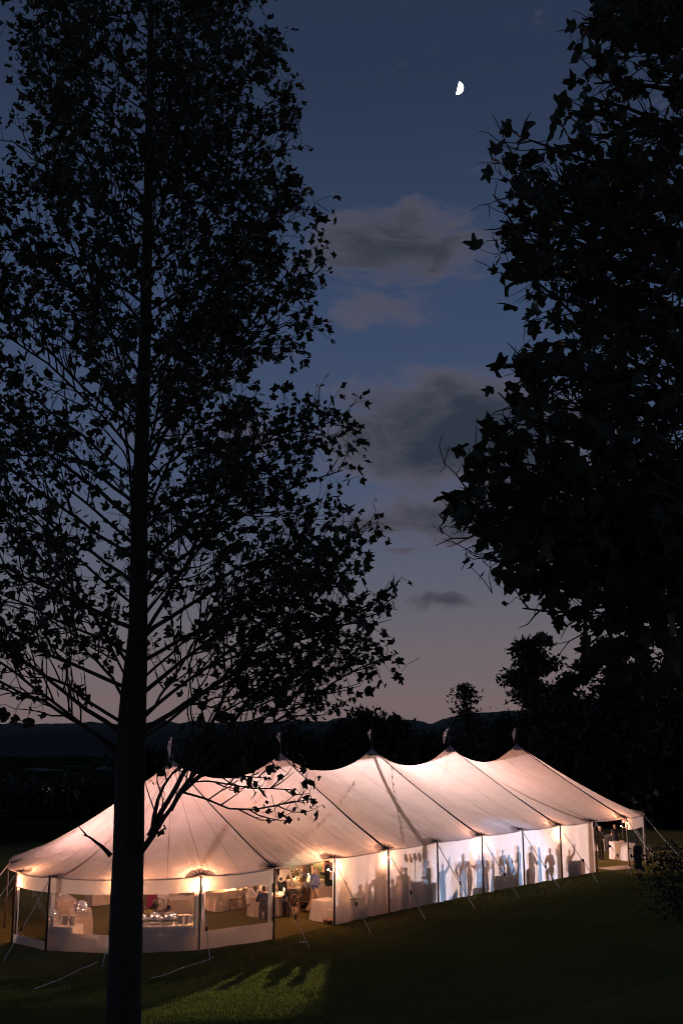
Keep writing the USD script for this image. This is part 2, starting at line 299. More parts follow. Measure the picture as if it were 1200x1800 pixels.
hill('far_hills', 'dark wooded hills along the dusk skyline', 1000, [(-1400, 1262), (-300, 1272), (0, 1274), (250, 1272), (480, 1268), (560, 1266), (640, 1262), (700, 1267), (760, 1269), (800, 1262), (850, 1254), (900, 1250), (1100, 1240), (1500, 1225), (2600, 1250)], 380, -16, 2, 2.6, 5.5)
hill('lake_shore_hill', 'low dark shore across the lake', 560, [(-900, 1345), (-200, 1352), (60, 1355), (260, 1350), (520, 1338), (800, 1318), (1100, 1290), (1700, 1285)], 150, -15, 5, 2.2, 4)
lx = np.array([AT(a, 1390, 296)[0] for a in (18, 188)])
tag(obj('lake', grid(lambda u, v: (lx[0] + (lx[1] - lx[0]) * u, 268 + 58 * v, 0 * u - 10.0), 4, 4), M['water'], smooth=False), 'still lake catching the last sky light', 'lake', kind='structure')

def blades(n, seed):
    q = np.random.default_rng(seed); s, v = q.uniform(-17, 27, n), -R0 - .1 - np.abs(q.uniform(0, 1, n)) ** 1.2 * 19
    x, y = W2(s, v); z = ground(x, y); k = q.uniform(.035, .085, n); a = q.uniform(0, 6.283, n); w = .011
    B = np.stack([x, y, z - .01], 1); D = np.stack([np.cos(a), np.sin(a), 0 * a], 1) * w; T = B + np.stack([q.normal(0, .02, n), q.normal(0, .02, n), k], 1)
    return np.stack([B - D, B + D, T], 1).reshape(-1, 3), np.arange(3 * n).reshape(-1, 3)
M['blade'] = usdkit.material(stage, L + 'grass_blade', {'d': ('diffuse_bsdf', {}), 't': ('translucent_bsdf', {'color': (.13, .15, .04)}), 'm': ('mix_closure', {'fac': .3}), 'g': ('geometry', {}), 'r': ('rgb_ramp', {'ramp': [(0, (.105, .120, .032)), (.7, (.185, .180, .056)), (1, (.26, .21, .10))]})},
    [('g.random_per_island', 'r.fac'), ('r.color', 'd.color'), ('d.BSDF', 'm.closure1'), ('t.BSDF', 'm.closure2')], surface='m.closure')
tag(obj('grass', blades(230000, 4), M['blade'], smooth=False), 'short grass blades of the lawn in front of the tent', 'grass', kind='stuff')
# ---------------------------------------------------------------- the tent
tent = thing('marquee_tent', 'long white sailcloth tent with five peaks, glowing from within', 'tent')
def sheet(name, fn, nu, nv, m, parent, smooth=True, label=None): return obj(name, grid(fn, nu, nv), m, parent, smooth, label)
def roof_panel(sfn, nu, nv):
    def fn(u, v):
        s, w = sfn(u, v); x, y = W2(s, w); return x, y, roofz(s, w)
    sheet('roof_panel', fn, nu, nv, M['sail'], tent)
for k in range(4):
    for side in (-1, 1):
        roof_panel(lambda u, v, k=k, side=side: ((k + u) * 2 * BAY, side * v * R0), 72, 56)
for side in (-1, 1):
    for k in range(8):
        def fe(u, v, side=side, k=k):
            a = np.radians((k + u) * 22.5); deg = (k + u) * 22.5
            R = np.interp(deg, [0, 70] + list(BACK), [R0, R0] + list(BACK.values())) if side < 0 else R0
            r = R * (v * .998 + .002)
            s = side * r * np.sin(np.clip(a, 1e-4, np.pi - 1e-4)) + (0 if side < 0 else LEN); return s, -r * np.cos(a)
        roof_panel(fe, 24, 56)
def on_roof(path, up=.012):
    return np.array([P3(s, v, float(roofz(s, v)) + up) for s, v in path])
def band(path, half, up=.012):
    """A flat strap lying on the cloth along plan path."""
    P = np.asarray(path, float); T = np.gradient(P, axis=0); T /= np.linalg.norm(T, axis=1, keepdims=True); N = np.stack([-T[:, 1], T[:, 0]], 1)
    A, B = P + N * half, P - N * half
    V = np.vstack([on_roof(A, up), on_roof(B, up)]); n = len(P); i = np.arange(n - 1)
    return V, np.stack([i, i + 1, i + 1 + n, i + n], 1)
for k in range(5):
    s = k * 2 * BAY + (1e-3 if k == 0 else -1e-3 if k == 4 else 0)
    for side in (-1, 1):
        obj('ridge_strap', band([(s, side * r) for r in np.linspace(.35, R0 - .02, 40)], .05, .02), M['strap'], tent, True)
M['seam'] = cloth('roof_seam', (.40, .38, .36), (.36, .30, .27), .55, .1)
for k in range(4):                                            # sewn seams of the panels, fanning out from peak to eave
    for side in (-1, 1):
        for f in (.25, .5, .75):
            s1 = (k + f) * 2 * BAY
            obj('seam', band([(s1, side * r) for r in np.linspace(.05, R0 - .02, 30)], .012, .008), M['seam'], tent, True)
for side in (-1, 1):
    for k in range(0, 17):
        if k in (0, 16): continue
        deg = k * 11.25
        obj('seam', band([end_pt(side, deg, r) for r in np.linspace(.07, .997, 30)], .012, .008), M['seam'], tent, True)
POSTS = [(k * BAY, -R0, 'near') for k in range(9)] + [(k * BAY, R0, 'far') for k in range(9)]
POSTS += [(*end_pt(-1, d), 'left') for d in (24, 46.5, 70, 88, 112.5, 135, 157.5)] + [(*end_pt(1, d), 'right') for d in (22.5, 45, 67.5, 90, 112.5, 135, 157.5)]
def outward(s, v):
    sc = min(max(s, 0), LEN); d = np.array([s - sc, v]); return d / np.linalg.norm(d)
def star_and_patch(s, v):
    o = outward(s, v); t = np.array([-o[1], o[0]]); c = np.array([s, v]) - o * .03
    def pt(r, a, up): q = c + r * (math.cos(a) * t - math.sin(a) * o * 1.); return on_roof([tuple(q)], up)[0]
    n = 16; V = [pt(0, 0, .016)]; 
    V += [pt(.56, math.pi * i / n, .016) for i in range(n + 1)]
    obj('reinforcing_patch', (np.array(V), np.array([(0, i, i + 1) for i in range(1, n + 1)])), M['patch'], tent, True)
    spikes = 7; V, F = [pt(0, 0, .03)], []
    for i in range(spikes):
        a = math.pi * (i + .5) / spikes; h = math.pi / spikes * .46
        b = len(V); V += [pt(.20, a - h, .03), pt(.52, a, .03), pt(.20, a + h, .03)]; F += [(0, b, b + 1), (0, b + 1, b + 2)]
    obj('star', (np.array(V), np.array(F)), M['strap'], tent, False)
for (s, v, where) in POSTS:
    o = outward(s, v); z0 = float(base(s)); zt = float(eave(s)) - .01
    seen = where != 'far' and not (where == 'right' and v > 3)
    x, y = W2(s + o[0] * .02, v + o[1] * .02); zb = float(ground(x, y))
    m = M['pale_wood'] if where == 'left' and abs(s + 2.9) < .3 else M['dark_wood']
    pole = obj('side_pole', cat(tube([(x, y, zb), (x, y, zt)], [.042, .036], 10), tube([(x, y, zt), (x, y, zt + .10)], .012, 8)), m, tent)
    if seen:
        star_and_patch(s, v)
        foot = P3(s + o[0] * 2.05, v + o[1] * 2.05, 0); foot[2] = float(ground(foot[0], foot[1]))
        top = np.array([x, y, zt - .04]); mid = top + (foot - top) * .62
        g = obj('guy_rope', tube([top + (foot - top) * f + np.array([0, 0, -.05 * math.sin(f * 3.1416)]) for f in np.linspace(0, 1, 9)], .016, 6), M['rope'], tent)
        d = (foot - top) / np.linalg.norm(foot - top)
        obj('ratchet', rbox(.07, .05, .16, tuple(mid), .012), M['black'], g)
        obj('stake', tube([foot + d * .12 + (0, 0, .02), foot - d * .0 + np.array([o @ np.array([UA[0], NA[0]]) * 0, 0, .16])], .018, 6), M['dark_wood'], g)
for k in range(5):                                            # the five masts with their caps and pennants
    s = k * 2 * BAY; zt = float(roofz(s, 0.)); x, y = W2(s, 0)
    mast = obj('centre_pole', cat(tube([(x, y, float(base(s))), (x, y, zt + .05)], [.085, .06], 12), tube([(x, y, zt + .05), (x, y, zt + 1.05)], [.02, .012], 8)), M['dark_wood'], tent)
    V, F = [], []; n = 48
    for j, r in enumerate((.0, .06, .20, .36)):
        for i in range(n):
            a = 2 * math.pi * i / n; rr = r + (.07 if j == 3 and i % 4 in (1, 2, 3) else 0) + (.03 if j == 3 and i % 4 == 2 else 0)
            q = (s + rr * math.sin(a), rr * math.cos(a)); V.append(P3(*q, max(float(roofz(*q)) + .035, zt - r * 1.05) if j < 2 else float(roofz(*q)) + .03))
    V = np.array(V); V[:n, 2] = zt + .08; V[n:2 * n, 2] = np.maximum(V[n:2 * n, 2], zt + .02)
    for j in range(3):
        for i in range(n): F.append((j * n + i, j * n + (i + 1) % n, (j + 1) * n + (i + 1) % n, (j + 1) * n + i))
    obj('peak_cap', (V, np.array(F)), M['slate'], tent, True)
    r_ = np.random.default_rng(k); lean = [.10, .02, .06, .34, .16][k]; hgt = [.95, .62, .70, 1.0, 1.05][k]; drop = [1.1, .55, .62, .95, 1.0][k]
    def fl(u, v, x=x, y=y, zt=zt, lean=lean, drop=drop, k=k):
        w = (1 - u) ** 0 * (.02 + lean * u * (1 - .15 * u)); ww = .15 * np.sin(np.pi * np.clip(u, 0, 1) ** 1.2) + .05 * (1 - u) * 0
        xx = x - .015 - w - v * (.04 + .20 * u * (1 - u) * 2.2); yy = y + .05 * np.sin(5 * v + 4 * u + k) * u
        return xx, yy, zt + 1.02 - drop * (u * (1 - .35 * v)) 
    sheet('pennant', fl, 12, 6, M['flag'], tent)
# valance, windows and skirts round the left end; cloth walls along the near side
def wall_fn(a, b, z0, z1, amp, freq, inset=.06, seed=0, rel=False):
    """A hung sheet between two plan points, z as share of the wall height."""
    a, b = np.array(a), np.array(b)
    o = outward(*((a + b) / 2))
    def fn(u, v):
        s = a[0] + (b[0] - a[0]) * u; w = a[1] + (b[1] - a[1]) * u
        ph = meshkit.noise(np.stack([u * 3.7 + seed, v * .6, 0 * u + 1], -1)) * 6
        off = amp * (np.sin(u * freq * 2 * np.pi + ph) * .6 + (meshkit.noise(np.stack([u * freq * 1.7 + seed * 3, v * 1.2, 0 * u], -1)) - .5)) * (.25 + .9 * (1 - (z0 + (z1 - z0) * v)))
        edge = sm(0, .05, u) * (1 - sm(.95, 1, u)); off = off * edge + .02 * 0
        s = s - o[0] * (inset + off); w = w - o[1] * (inset + off); x, y = W2(s, w)
        zg = base(s) + .005; top = eave(a[0]) + (eave(b[0]) - eave(a[0])) * u - .02 - .05 * np.sin(np.pi * u)
        f = z0 + (z1 - z0) * v
        return x, y, zg + (top - zg) * f
    return fn
left_corners = [(0., -R0)] + [end_pt(-1, d) for d in (24, 46.5, 70, 88)]
for i in range(4):
    a, b = left_corners[i], left_corners[i + 1]
    sheet('valance', wall_fn(a, b, .80, 1.0, .035, 2.5, .05, i), 40, 5, M['valance'], tent)
    sk = [.25, .24, .25, .12][i]
    sheet('clear_window', wall_fn(a, b, sk, .80, .03, 1.2, .05, i + 10), 24, 8, M['vinyl'], tent)
    sheet('skirt', wall_fn(a, b, .0, sk, .05, 1.5, .05, i + 20), 40, 6, M['valance'], tent)
    for (cx, nx) in ((a, b), (b, a)):                        # white cloth border up each side of a window
        c = np.array(cx); d = (np.array(nx) - c); d /= np.linalg.norm(d); c = c + d * .06
        sheet('window_border', wall_fn(c, c + d * .15, sk, .80, 0, 1, .045, i), 2, 6, M['valance'], tent)
for k in range(1, 7):
    sheet('wall_panel', wall_fn((k * BAY, -R0), ((k + 1) * BAY, -R0), 0, 1, .085, 2.2 + .3 * (k % 3), .09, k + 40), 64, 12, M['wall'], tent)
for k in range(3, 8):                                         # the far side is closed behind the dance floor
    sheet('wall_panel', wall_fn((k * BAY, R0), ((k + 1) * BAY, R0), 0, 1, .085, 2.2 + .3 * (k % 3), .09, k + 80), 40, 8, M['wall'], tent)
a, b = (8 * BAY, -R0), end_pt(1, 22.5)
sheet('valance', wall_fn(a, b, .76, 1, .03, 2, .05, 61), 24, 4, M['valance'], tent); sheet('clear_window', wall_fn(a, b, .10, .76, .03, 1.2, .05, 62), 16, 8, M['vinyl'], tent)
for (cx, nx) in ((a, b), (b, a)):
    c = np.array(cx); d = (np.array(nx) - c); d /= np.linalg.norm(d); c = c + d * .05
    sheet('window_border', wall_fn(c, c + d * .16, 0, .76, 0, 1, .045, 63), 2, 6, M['valance'], tent)
# the eave rope with its little valance tabs
for (a, b) in [((k * BAY, -R0), ((k + 1) * BAY, -R0)) for k in range(8)] + [(left_corners[i], left_corners[i + 1]) for i in range(4)] + [((8 * BAY, -R0), end_pt(1, 22.5))]:
    P = [(a[0] + (b[0] - a[0]) * f, a[1] + (b[1] - a[1]) * f) for f in np.linspace(0, 1, 13)]
    pts = [P3(s, v, eave(a[0]) + (eave(b[0]) - eave(a[0])) * f - .045 * math.sin(math.pi * f) - .004) for (s, v), f in zip(P, np.linspace(0, 1, 13))]
    obj('eave_rope', tube(pts, .017, 6), M['patch'], tent)
# ---------------------------------------------------------------- lamps inside the tent
LSC = 1.0
def lamp_light(path, loc, col, inten, rad=.06):
    l = UsdLux.SphereLight.Define(stage, path); l.AddTranslateOp().Set(Gf.Vec3d(*map(float, loc))); l.CreateRadiusAttr(rad); l.CreateColorAttr(Gf.Vec3f(*col)); l.CreateIntensityAttr(inten * LSC); l.CreateNormalizeAttr(True); return l
WARM = (1., .40, .19); PINK = (1., .50, .44); BLUE = (.28, .55, 1.)
def post_lamp(s, v, label, power):
    o = outward(s, v); p = P3(s - o[0] * .34, v - o[1] * .34, eave(s) - .44)
    t = thing('post_lamp', label, 'lamp', p, 0, 'warm lamps clamped to the tent side poles')
    ow = UA * o[0] + NA * o[1]; obj('bracket', tube([(0, 0, -.06), (ow[0] * .32, ow[1] * .32, -.06)], .012, 6), M['black'], t); obj('shade', lathe([(.0, -.07), (.05, -.06), (.060, -.02), (.054, -.02), (.035, -.05), (0, -.055)], 14), M['black'], t)
    obj('bulb', trimesh.creation.icosphere(2, .045).apply_translation((0, 0, -.01)), M['bulb'], t)
    lamp_light(str(t.GetPath()) + '/glow', (0, 0, .055), WARM, power * .62, .08)

post_lamp(*end_pt(-1, 24), 'bright warm lamp on the pale pole beside the buffet', 105)
post_lamp(*end_pt(-1, 88), 'small warm lamp on the corner pole at the tent left end', 75)
post_lamp(*end_pt(-1, 46.5), 'warm lamp on the side pole behind the tulip tree trunk', 70)
post_lamp(1 * BAY, -R0, 'warm lamp on the dark pole right of the open doorway', 95)
post_lamp(2 * BAY, -R0, 'warm lamp on the pole one bay right of the tray stand', 36)
post_lamp(4 * BAY, -R0, 'warm lamp on the wall pole in the middle of the cloth wall', 36)
post_lamp(6 * BAY, -R0, 'warm lamp on the pole one bay left of the far doorway', 40)
post_lamp(8 * BAY, -R0, 'warm lamp on the pole at the far right doorway', 70)
post_lamp(1.2 * BAY, R0, 'warm lamp on a far side pole behind the dining tables', 70)
post_lamp(-1.5, R0 - .4, 'warm lamp on a far side pole behind the buffet', 30)
post_lamp(5 * BAY, R0, 'warm lamp on a far side pole behind the dancers', 60)
def uplight(s, v, label, power, col=WARM):
    t = thing('floor_uplight', label, 'lamp', P3(s, v, base(s)), 0)
    obj('housing', lathe([(0, .0), (.09, .0), (.10, .16), (.09, .16), (.07, .06), (0, .05)], 16), M['black'], t); obj('bulb', trimesh.creation.icosphere(2, .04).apply_translation((0, 0, .10)), M['bulb'], t)
    lamp_light(str(t.GetPath()) + '/glow', (0, 0, .24), col, power, .06)
uplight(8 * BAY - .7, -.3, 'warm floor lamp at the foot of the rightmost centre pole', 170)
uplight(.55, .45, 'warm floor lamp at the foot of the leftmost centre pole', 70)
def floodlight(s, v, h, label, power, col, rot=0.):
    t = thing('floodlight', label, 'lamp', P3(s, v, base(s)), rot)
    st = tube([(0, 0, 0), (0, 0, h - .1)], .02, 8)
    obj('stand', st, M['black'], t)
    for k in range(3):
        a = k * 2.094; obj('leg', tube([(0, 0, .5), (.4 * math.cos(a), .4 * math.sin(a), .01)], .014, 6), M['black'], t)
    obj('lamp_head', lathe([(0, -.12), (.06, -.12), (.09, -.02), (.085, -.02), (.05, -.10), (0, -.10)], 14).apply_translation((0, 0, h)), M['black'], t)
    obj('bulb', trimesh.creation.icosphere(2, .05).apply_translation((0, 0, h)), M['bulb'], t)
    lamp_light(str(t.GetPath()) + '/glow', (0, 0, h + .07), col, power, .09)
SL, VL = 15.7, 6.6
floodlight(SL, VL, 2.3, 'white floodlight on a stand at the far side of the dance floor', 3900, (1., .70, .65))
def bowl_lamp(s, v, h, label, power, col):
    """A standing lamp whose wide opaque bowl throws its light up into the roof."""
    t = thing('bowl_lamp', label, 'lamp', P3(s, v, base(s)), 0, 'standing bowl lamps lighting the roof from below')
    obj('stand', tube([(0, 0, .02), (0, 0, h - .15)], .022, 8), M['black'], t); obj('foot', lathe([(0, 0), (.20, 0), (.20, .015), (.03, .03), (0, .03)], 18), M['black'], t)
    obj('bowl', lathe([(0, -.17), (.09, -.16), (.19, -.06), (.23, .03), (.22, .03), (.18, -.05), (.085, -.145), (0, -.155)], 24).apply_translation((0, 0, h)), M['black'], t)
    obj('bulb', trimesh.creation.icosphere(2, .04).apply_translation((0, 0, h - .07)), M['bulb'], t)
    lamp_light(str(t.GetPath()) + '/glow', (0, 0, h - .06), col, power, .05)
bowl_lamp(4.7 * BAY, 1.2, 1.9, 'standing bowl lamp between the third and fourth centre poles', 70, (1., .60, .55))
bowl_lamp(.9 * BAY, 1.9, 1.7, 'standing bowl lamp behind the dining tables', 440, PINK)
bowl_lamp(-2.2, .6, 1.7, 'standing bowl lamp behind the buffet tables', 310, PINK)
bowl_lamp(6.7 * BAY, 1.4, 1.8, 'standing bowl lamp at the far end of the tent', 240, PINK)
def spot(s, v, h, label, power, col, ds, dv, dz, ang):
    t = thing('stage_lamp', label, 'lamp', P3(s, v, base(s)), 0)
    obj('stand', tube([(0, 0, 0), (0, 0, h - .12)], .02, 8), M['black'], t)
    for k in range(3): a = k * 2.094; obj('leg', tube([(0, 0, .5), (.4 * math.cos(a), .4 * math.sin(a), .01)], .014, 6), M['black'], t)
    D = np.array([*(UA * ds + NA * dv), dz]); D /= np.linalg.norm(D)
    obj('lamp_can', tube([np.array([0, 0, h]) - D * .22, np.array([0, 0, h]) - D * .02], [.05, .09], 14), M['black'], t)
    l = lamp_light(str(t.GetPath()) + '/beam', np.array([0, 0, h]) + D * .04, col, power, .03)
    X = np.cross(D, (0, 0, 1.)); X /= np.linalg.norm(X); Y = np.cross(-D, X)
    m = np.eye(4); m[0, :3] = X; m[1, :3] = Y; m[2, :3] = -D; m[3, :3] = np.array([0, 0, h]) + D * .04
    l.ClearXformOpOrder(); l.GetPrim().RemoveProperty('xformOp:translate'); l.AddTransformOp().Set(Gf.Matrix4d(m.tolist()))
    sh = UsdLux.ShapingAPI.Apply(l.GetPrim()); sh.CreateShapingConeAngleAttr(ang); sh.CreateShapingConeSoftnessAttr(.4)
spot(5.6 * BAY, -1.2, 1.7, 'blue stage lamp behind the band, aimed at the cloth wall', 520, BLUE, -2.6, -6, -2.2, 36)
spot(SL + .25, VL + .1, 2.35, 'narrow stage spotlight at the far side, its beam leaving through the doorway', 15000, (1., .88, .46), -15., -14.40, -.05 * 20, 3.4)
spot(3.4 * BAY, -.8, 1.9, 'second blue stage lamp beside the mixing table', 330, BLUE, .6, -6, -2.3, 32)

# ---------------------------------------------------------------- people
def hull(pts): return m3.Manifold.batch_hull([m3.Manifold.sphere(r, 12).translate(tuple(map(float, p))) for p, r in pts])
def skin(m, step=.035, it=6):
    m = m.refine_to_length(step); t = tm(m); trimesh.smoothing.filter_taubin(t, iterations=it); return t
def rot2(p, deg):
    a = math.radians(deg); return np.array([p[0] * math.cos(a) - p[1] * math.sin(a), p[0] * math.sin(a) + p[1] * math.cos(a), p[2]])
def skeleton(pose, arms, H):
    """Joints of a 1.75 m figure facing +y; x is its own right."""
    V = lambda *a: np.array(a, float)
    if pose == 'sit':
        pel = V(0, 0, .52); lean = V(0, .04, 0); J = dict(pelvis=pel, waist=pel + V(0, -.02, .18), chest=pel + V(0, .0, .40) + lean, neck=pel + V(0, .03, .58) + lean, head=pel + V(0, .07, .72) + lean)
        for s, n in ((1, 'r'), (-1, 'l')):
            J['hip' + n] = pel + V(.095 * s, .02, -.02); J['knee' + n] = V(.13 * s, .44, .50); J['ank' + n] = V(.12 * s, .42, .09); J['toe' + n] = V(.14 * s, .58, .035)
    elif pose == 'bend':
        pel = V(0, -.10, .95); J = dict(pelvis=pel, waist=pel + V(0, .10, .15), chest=pel + V(0, .30, .30), neck=pel + V(0, .46, .38), head=pel + V(0, .58, .43))
        for s, n in ((1, 'r'), (-1, 'l')):
            J['hip' + n] = pel + V(.09 * s, 0, -.03); J['knee' + n] = V(.11 * s, .04, .50); J['ank' + n] = V(.11 * s, -.02, .09); J['toe' + n] = V(.13 * s, .14, .035)
    else:
        st = .16 if pose == 'walk' else 0.
        pel = V(0, 0, .95); J = dict(pelvis=pel, waist=V(0, .01, 1.12), chest=V(0, 0, 1.33), neck=V(0, .01, 1.50), head=V(0, .04, 1.635))
        for s, n in ((1, 'r'), (-1, 'l')):
            J['hip' + n] = V(.09 * s, 0, .92); J['knee' + n] = V(.10 * s, .05 + st * s * .7, .50); J['ank' + n] = V(.10 * s, -.02 + st * s * 1.4 - (.06 if st and s < 0 else 0), .09 if not (st and s < 0) else .13); J['toe' + n] = J['ank' + n] + V(.02 * s, .15, -.055)
    ch = J['chest']; up = J['neck'] - J['chest']; up = up / np.linalg.norm(up); fw = np.cross(np.array([1, 0, 0]), up) * -1; fw = -fw if fw[1] < 0 and pose != 'bend' else fw
    if pose == 'bend': fw = V(0, .55, -.83)
    for s, n in ((1, 'r'), (-1, 'l')):
        J['sho' + n] = ch + V(.185 * s, 0, 0) + up * .09
        a = arms[0 if s > 0 else 1]
        if a == 'down': e = J['sho' + n] + V(.07 * s, -.03, -.29); w = e + V(.0, .06, -.25)
        elif a == 'front': e = J['sho' + n] + V(.06 * s, .02, -.29); w = e + V(-.08 * s, .24, .03)
        elif a == 'belly': e = J['sho' + n] + V(.11 * s, -.02, -.27); w = e + V(-.16 * s, .19, -.02)
        elif a == 'table': e = J['sho' + n] + V(.08 * s, .16, -.22); w = e + V(-.10 * s, .22, .00)
        elif a == 'face': e = J['sho' + n] + V(.05 * s, .19, -.20); w = e + V(-.08 * s, .06, .24)
        elif a == 'up': e = J['sho' + n] + V(.16 * s, .06, .20); w = e + V(.02 * s, .06, .25)
        elif a == 'guitar': e = J['sho' + n] + V(.16 * s, -.04, -.24); w = e + (V(-.20, .20, .02) if s > 0 else V(-.10, .20, .10))
        elif a == 'hip': e = J['sho' + n] + V(.20 * s, -.05, -.22); w = e + V(-.12 * s, .08, -.20)
        else: e = J['sho' + n] + V(.04 * s, .12, -.27); w = e + V(0, .14, -.22)          # reach down and forward
        J['elb' + n] = e; J['wri' + n] = w
    return {k: v * (H / 1.75) for k, v in J.items()}, H / 1.75
def hand(w, e, s, k):
    """Palm, four fingers of their own length and a thumb, a little curled."""
    d = (w - e) / np.linalg.norm(w - e); side = np.cross(d, (0, 0, 1.)); side = side / (np.linalg.norm(side) + 1e-9) if np.linalg.norm(side) > .2 else np.array([1., 0, 0]); nrm = np.cross(side, d)
    c = w + d * .05 * k; ms = [hull([(w, .024 * k), (w + d * .085 * k + side * .026 * k, .013 * k), (w + d * .085 * k - side * .026 * k, .013 * k)])]
    for i, ln in enumerate((.062, .074, .070, .054)):
        a = w + d * .085 * k + side * (.030 - .020 * i) * k; b = a + (d * .8 - nrm * .5) * ln * .55 * k; f = b + (d * .45 - nrm * .85) * ln * .5 * k
        ms += [m3.Manifold.batch_hull([m3.Manifold.sphere(.0085 * k, 8).translate(tuple(q)) for q in pr]) for pr in ((a, b), (b, f))]
    a = w + d * .025 * k + side * .022 * k * s; b = a + (side * s * .8 + d * .6) * .038 * k; f = b + (d * .9 - nrm * .4) * .03 * k
    ms += [m3.Manifold.batch_hull([m3.Manifold.sphere(.010 * k, 8).translate(tuple(q)) for q in pr]) for pr in ((a, b), (b, f))]
    return ms
def person(label, loc, rot, pose='stand', arms=('down', 'down'), top='white_shirt', legs='dark_suit', hair='hair_dark', skn='skin', H=1.75, dress=False, sleeves=True, long_hair=False, bald=False, group=None, belt=False):
    J, k = skeleton(pose, arms, H); t = thing('person', label, 'person', loc, rot, group)
    up = J['head'] - J['neck']; up = up / np.linalg.norm(up); hd = J['head']; fw = np.cross((1., 0, 0), up); fw = fw if fw[1] > 0 or pose == 'bend' else -fw
    fw = -fw if (pose == 'bend' and fw[2] > 0) else fw
    b = [hull([(J['pelvis'] + (x * .07 * k, 0, 0), .10 * k) for x in (-1, 1)] + [(J['waist'], .115 * k)]), hull([(J['waist'] + (x * .04 * k, 0, 0), .105 * k) for x in (-1, 1)] + [(J['chest'] + (x * .085 * k, 0, 0), .105 * k) for x in (-1, 1)]),
         hull([(J['chest'], .11 * k), (J['shor'], .06 * k), (J['shol'], .06 * k), (J['neck'] - up * .03 * k, .06 * k)]), hull([(J['neck'] - up * .02 * k, .056 * k), (hd - up * .05 * k, .050 * k)])]
    b += [hull([(hd + up * .035 * k - fw * .015 * k, .082 * k), (hd + up * .02 * k + fw * .015 * k, .076 * k), (hd - up * .065 * k + fw * .045 * k, .040 * k), (hd - up * .02 * k, .068 * k)])]
    b += [hull([(hd + fw * .082 * k + up * .025 * k, .009 * k), (hd + fw * .108 * k - up * .015 * k, .013 * k)])]                                   # nose
    b += [hull([(hd + fw * .080 * k - up * .050 * k + (x * .016 * k, 0, 0), .008 * k) for x in (-1, 1)])]                                          # mouth
    b += [hull([(hd + np.array([x * .082 * k, 0, 0]) + up * .02 * k, .012 * k), (hd + np.array([x * .080 * k, 0, 0]) - up * .015 * k, .009 * k)]) for x in (-1, 1)]  # ears
    hands = []
    for n, s in (('r', 1), ('l', -1)):
        b += [hull([(J['sho' + n], .058 * k), (J['elb' + n], .043 * k)]), hull([(J['elb' + n], .042 * k), (J['wri' + n], .028 * k)]),
              hull([(J['hip' + n], .098 * k), (J['knee' + n], .060 * k)]), hull([(J['knee' + n], .060 * k), (J['knee' + n] * .7 + J['ank' + n] * .3 + (0, -.015 * k, 0), .058 * k), (J['ank' + n], .040 * k)]), hull([(J['ank' + n], .04 * k), (J['toe' + n], .034 * k)])]
        hands += hand(J['wri' + n], J['elb' + n], s, k)
    u = skin(m3.Manifold.batch_boolean(b, m3.OpType.Add), .045)
    um = m3.Manifold(m3.Mesh(np.asarray(u.vertices, np.float32), np.asarray(u.faces, np.uint32)))
    body = m3.Manifold.batch_boolean([um] + hands, m3.OpType.Add) if um.volume() > 0.01 else None
    obj('body', tm(body) if body is not None else u, M[skn], t)
    for x in (-1, 1): obj('eye', trimesh.creation.icosphere(1, .011 * k).apply_translation(hd + fw * .083 * k + up * .018 * k + np.array([x * .032 * k, 0, 0])), M['eye'], t)
    g = .016 * k
    c = [hull([(J['pelvis'] + (x * .075 * k, 0, 0), .10 * k + g) for x in (-1, 1)] + [(J['waist'] + (x * .04 * k, 0, 0), .11 * k + g) for x in (-1, 1)]), hull([(J['waist'] + (x * .04 * k, 0, 0), .11 * k + g) for x in (-1, 1)] + [(J['chest'] + (x * .085 * k, 0, 0), .11 * k + g) for x in (-1, 1)]),
         hull([(J['chest'], .115 * k + g), (J['shor'], .062 * k + g), (J['shol'], .062 * k + g), (J['neck'] - up * .05 * k, .058 * k + g)])]
    for n in 'rl':
        if sleeves: c += [hull([(J['sho' + n], .060 * k + g), (J['elb' + n], .046 * k + g)]), hull([(J['elb' + n], .045 * k + g), (J['elb' + n] * .1 + J['wri' + n] * .9, .032 * k + g)])]
        else: c += [hull([(J['sho' + n], .060 * k + g), (J['sho' + n] * .6 + J['elb' + n] * .4, .052 * k + g)])]
    obj('dress' if dress else 'shirt', skin(m3.Manifold.batch_boolean(c, m3.OpType.Add), .05), M[top], t)
    if dress:
        lo = [(J['pelvis'] + (x * .08 * k, 0, -.02), .115 * k) for x in (-1, 1)] + [((J['knee' + n] * .75 + J['ank' + n] * .25) + np.array([.05 * k * s, dy, 0]), .085 * k) for n, s in (('r', 1), ('l', -1)) for dy in (-.05 * k, .07 * k)]
        obj('skirt', skin(hull(lo), .05), M[legs], t)
    else:
        q = [hull([(J['pelvis'] + (x * .075 * k, 0, -.01), .112 * k) for x in (-1, 1)] + [(J['pelvis'] + (0, 0, .05), .115 * k)])]
        for n in 'rl': q += [hull([(J['hip' + n], .112 * k), (J['knee' + n], .078 * k)]), hull([(J['knee' + n], .078 * k), (J['ank' + n], .066 * k)])]
        obj('trousers', skin(m3.Manifold.batch_boolean(q, m3.OpType.Add), .05), M[legs], t)
        if belt: obj('belt', skin(hull([(J['pelvis'] + (x * .08 * k, 0, .095 * k), .108 * k + g) for x in (-1, 1)] ) ^ m3.Manifold.cube((1, 1, .045 * k), True).translate(tuple(J['pelvis'] + (0, 0, .095 * k))), .05, 1), M['black'], t)
    for n in 'rl': obj('shoe', tm(hull([(J['ank' + n] - (0, .03 * k, .045 * k), .045 * k), (J['ank' + n] + (0, 0, .0), .047 * k), (J['toe' + n], .042 * k)])), M['shoe'], t)
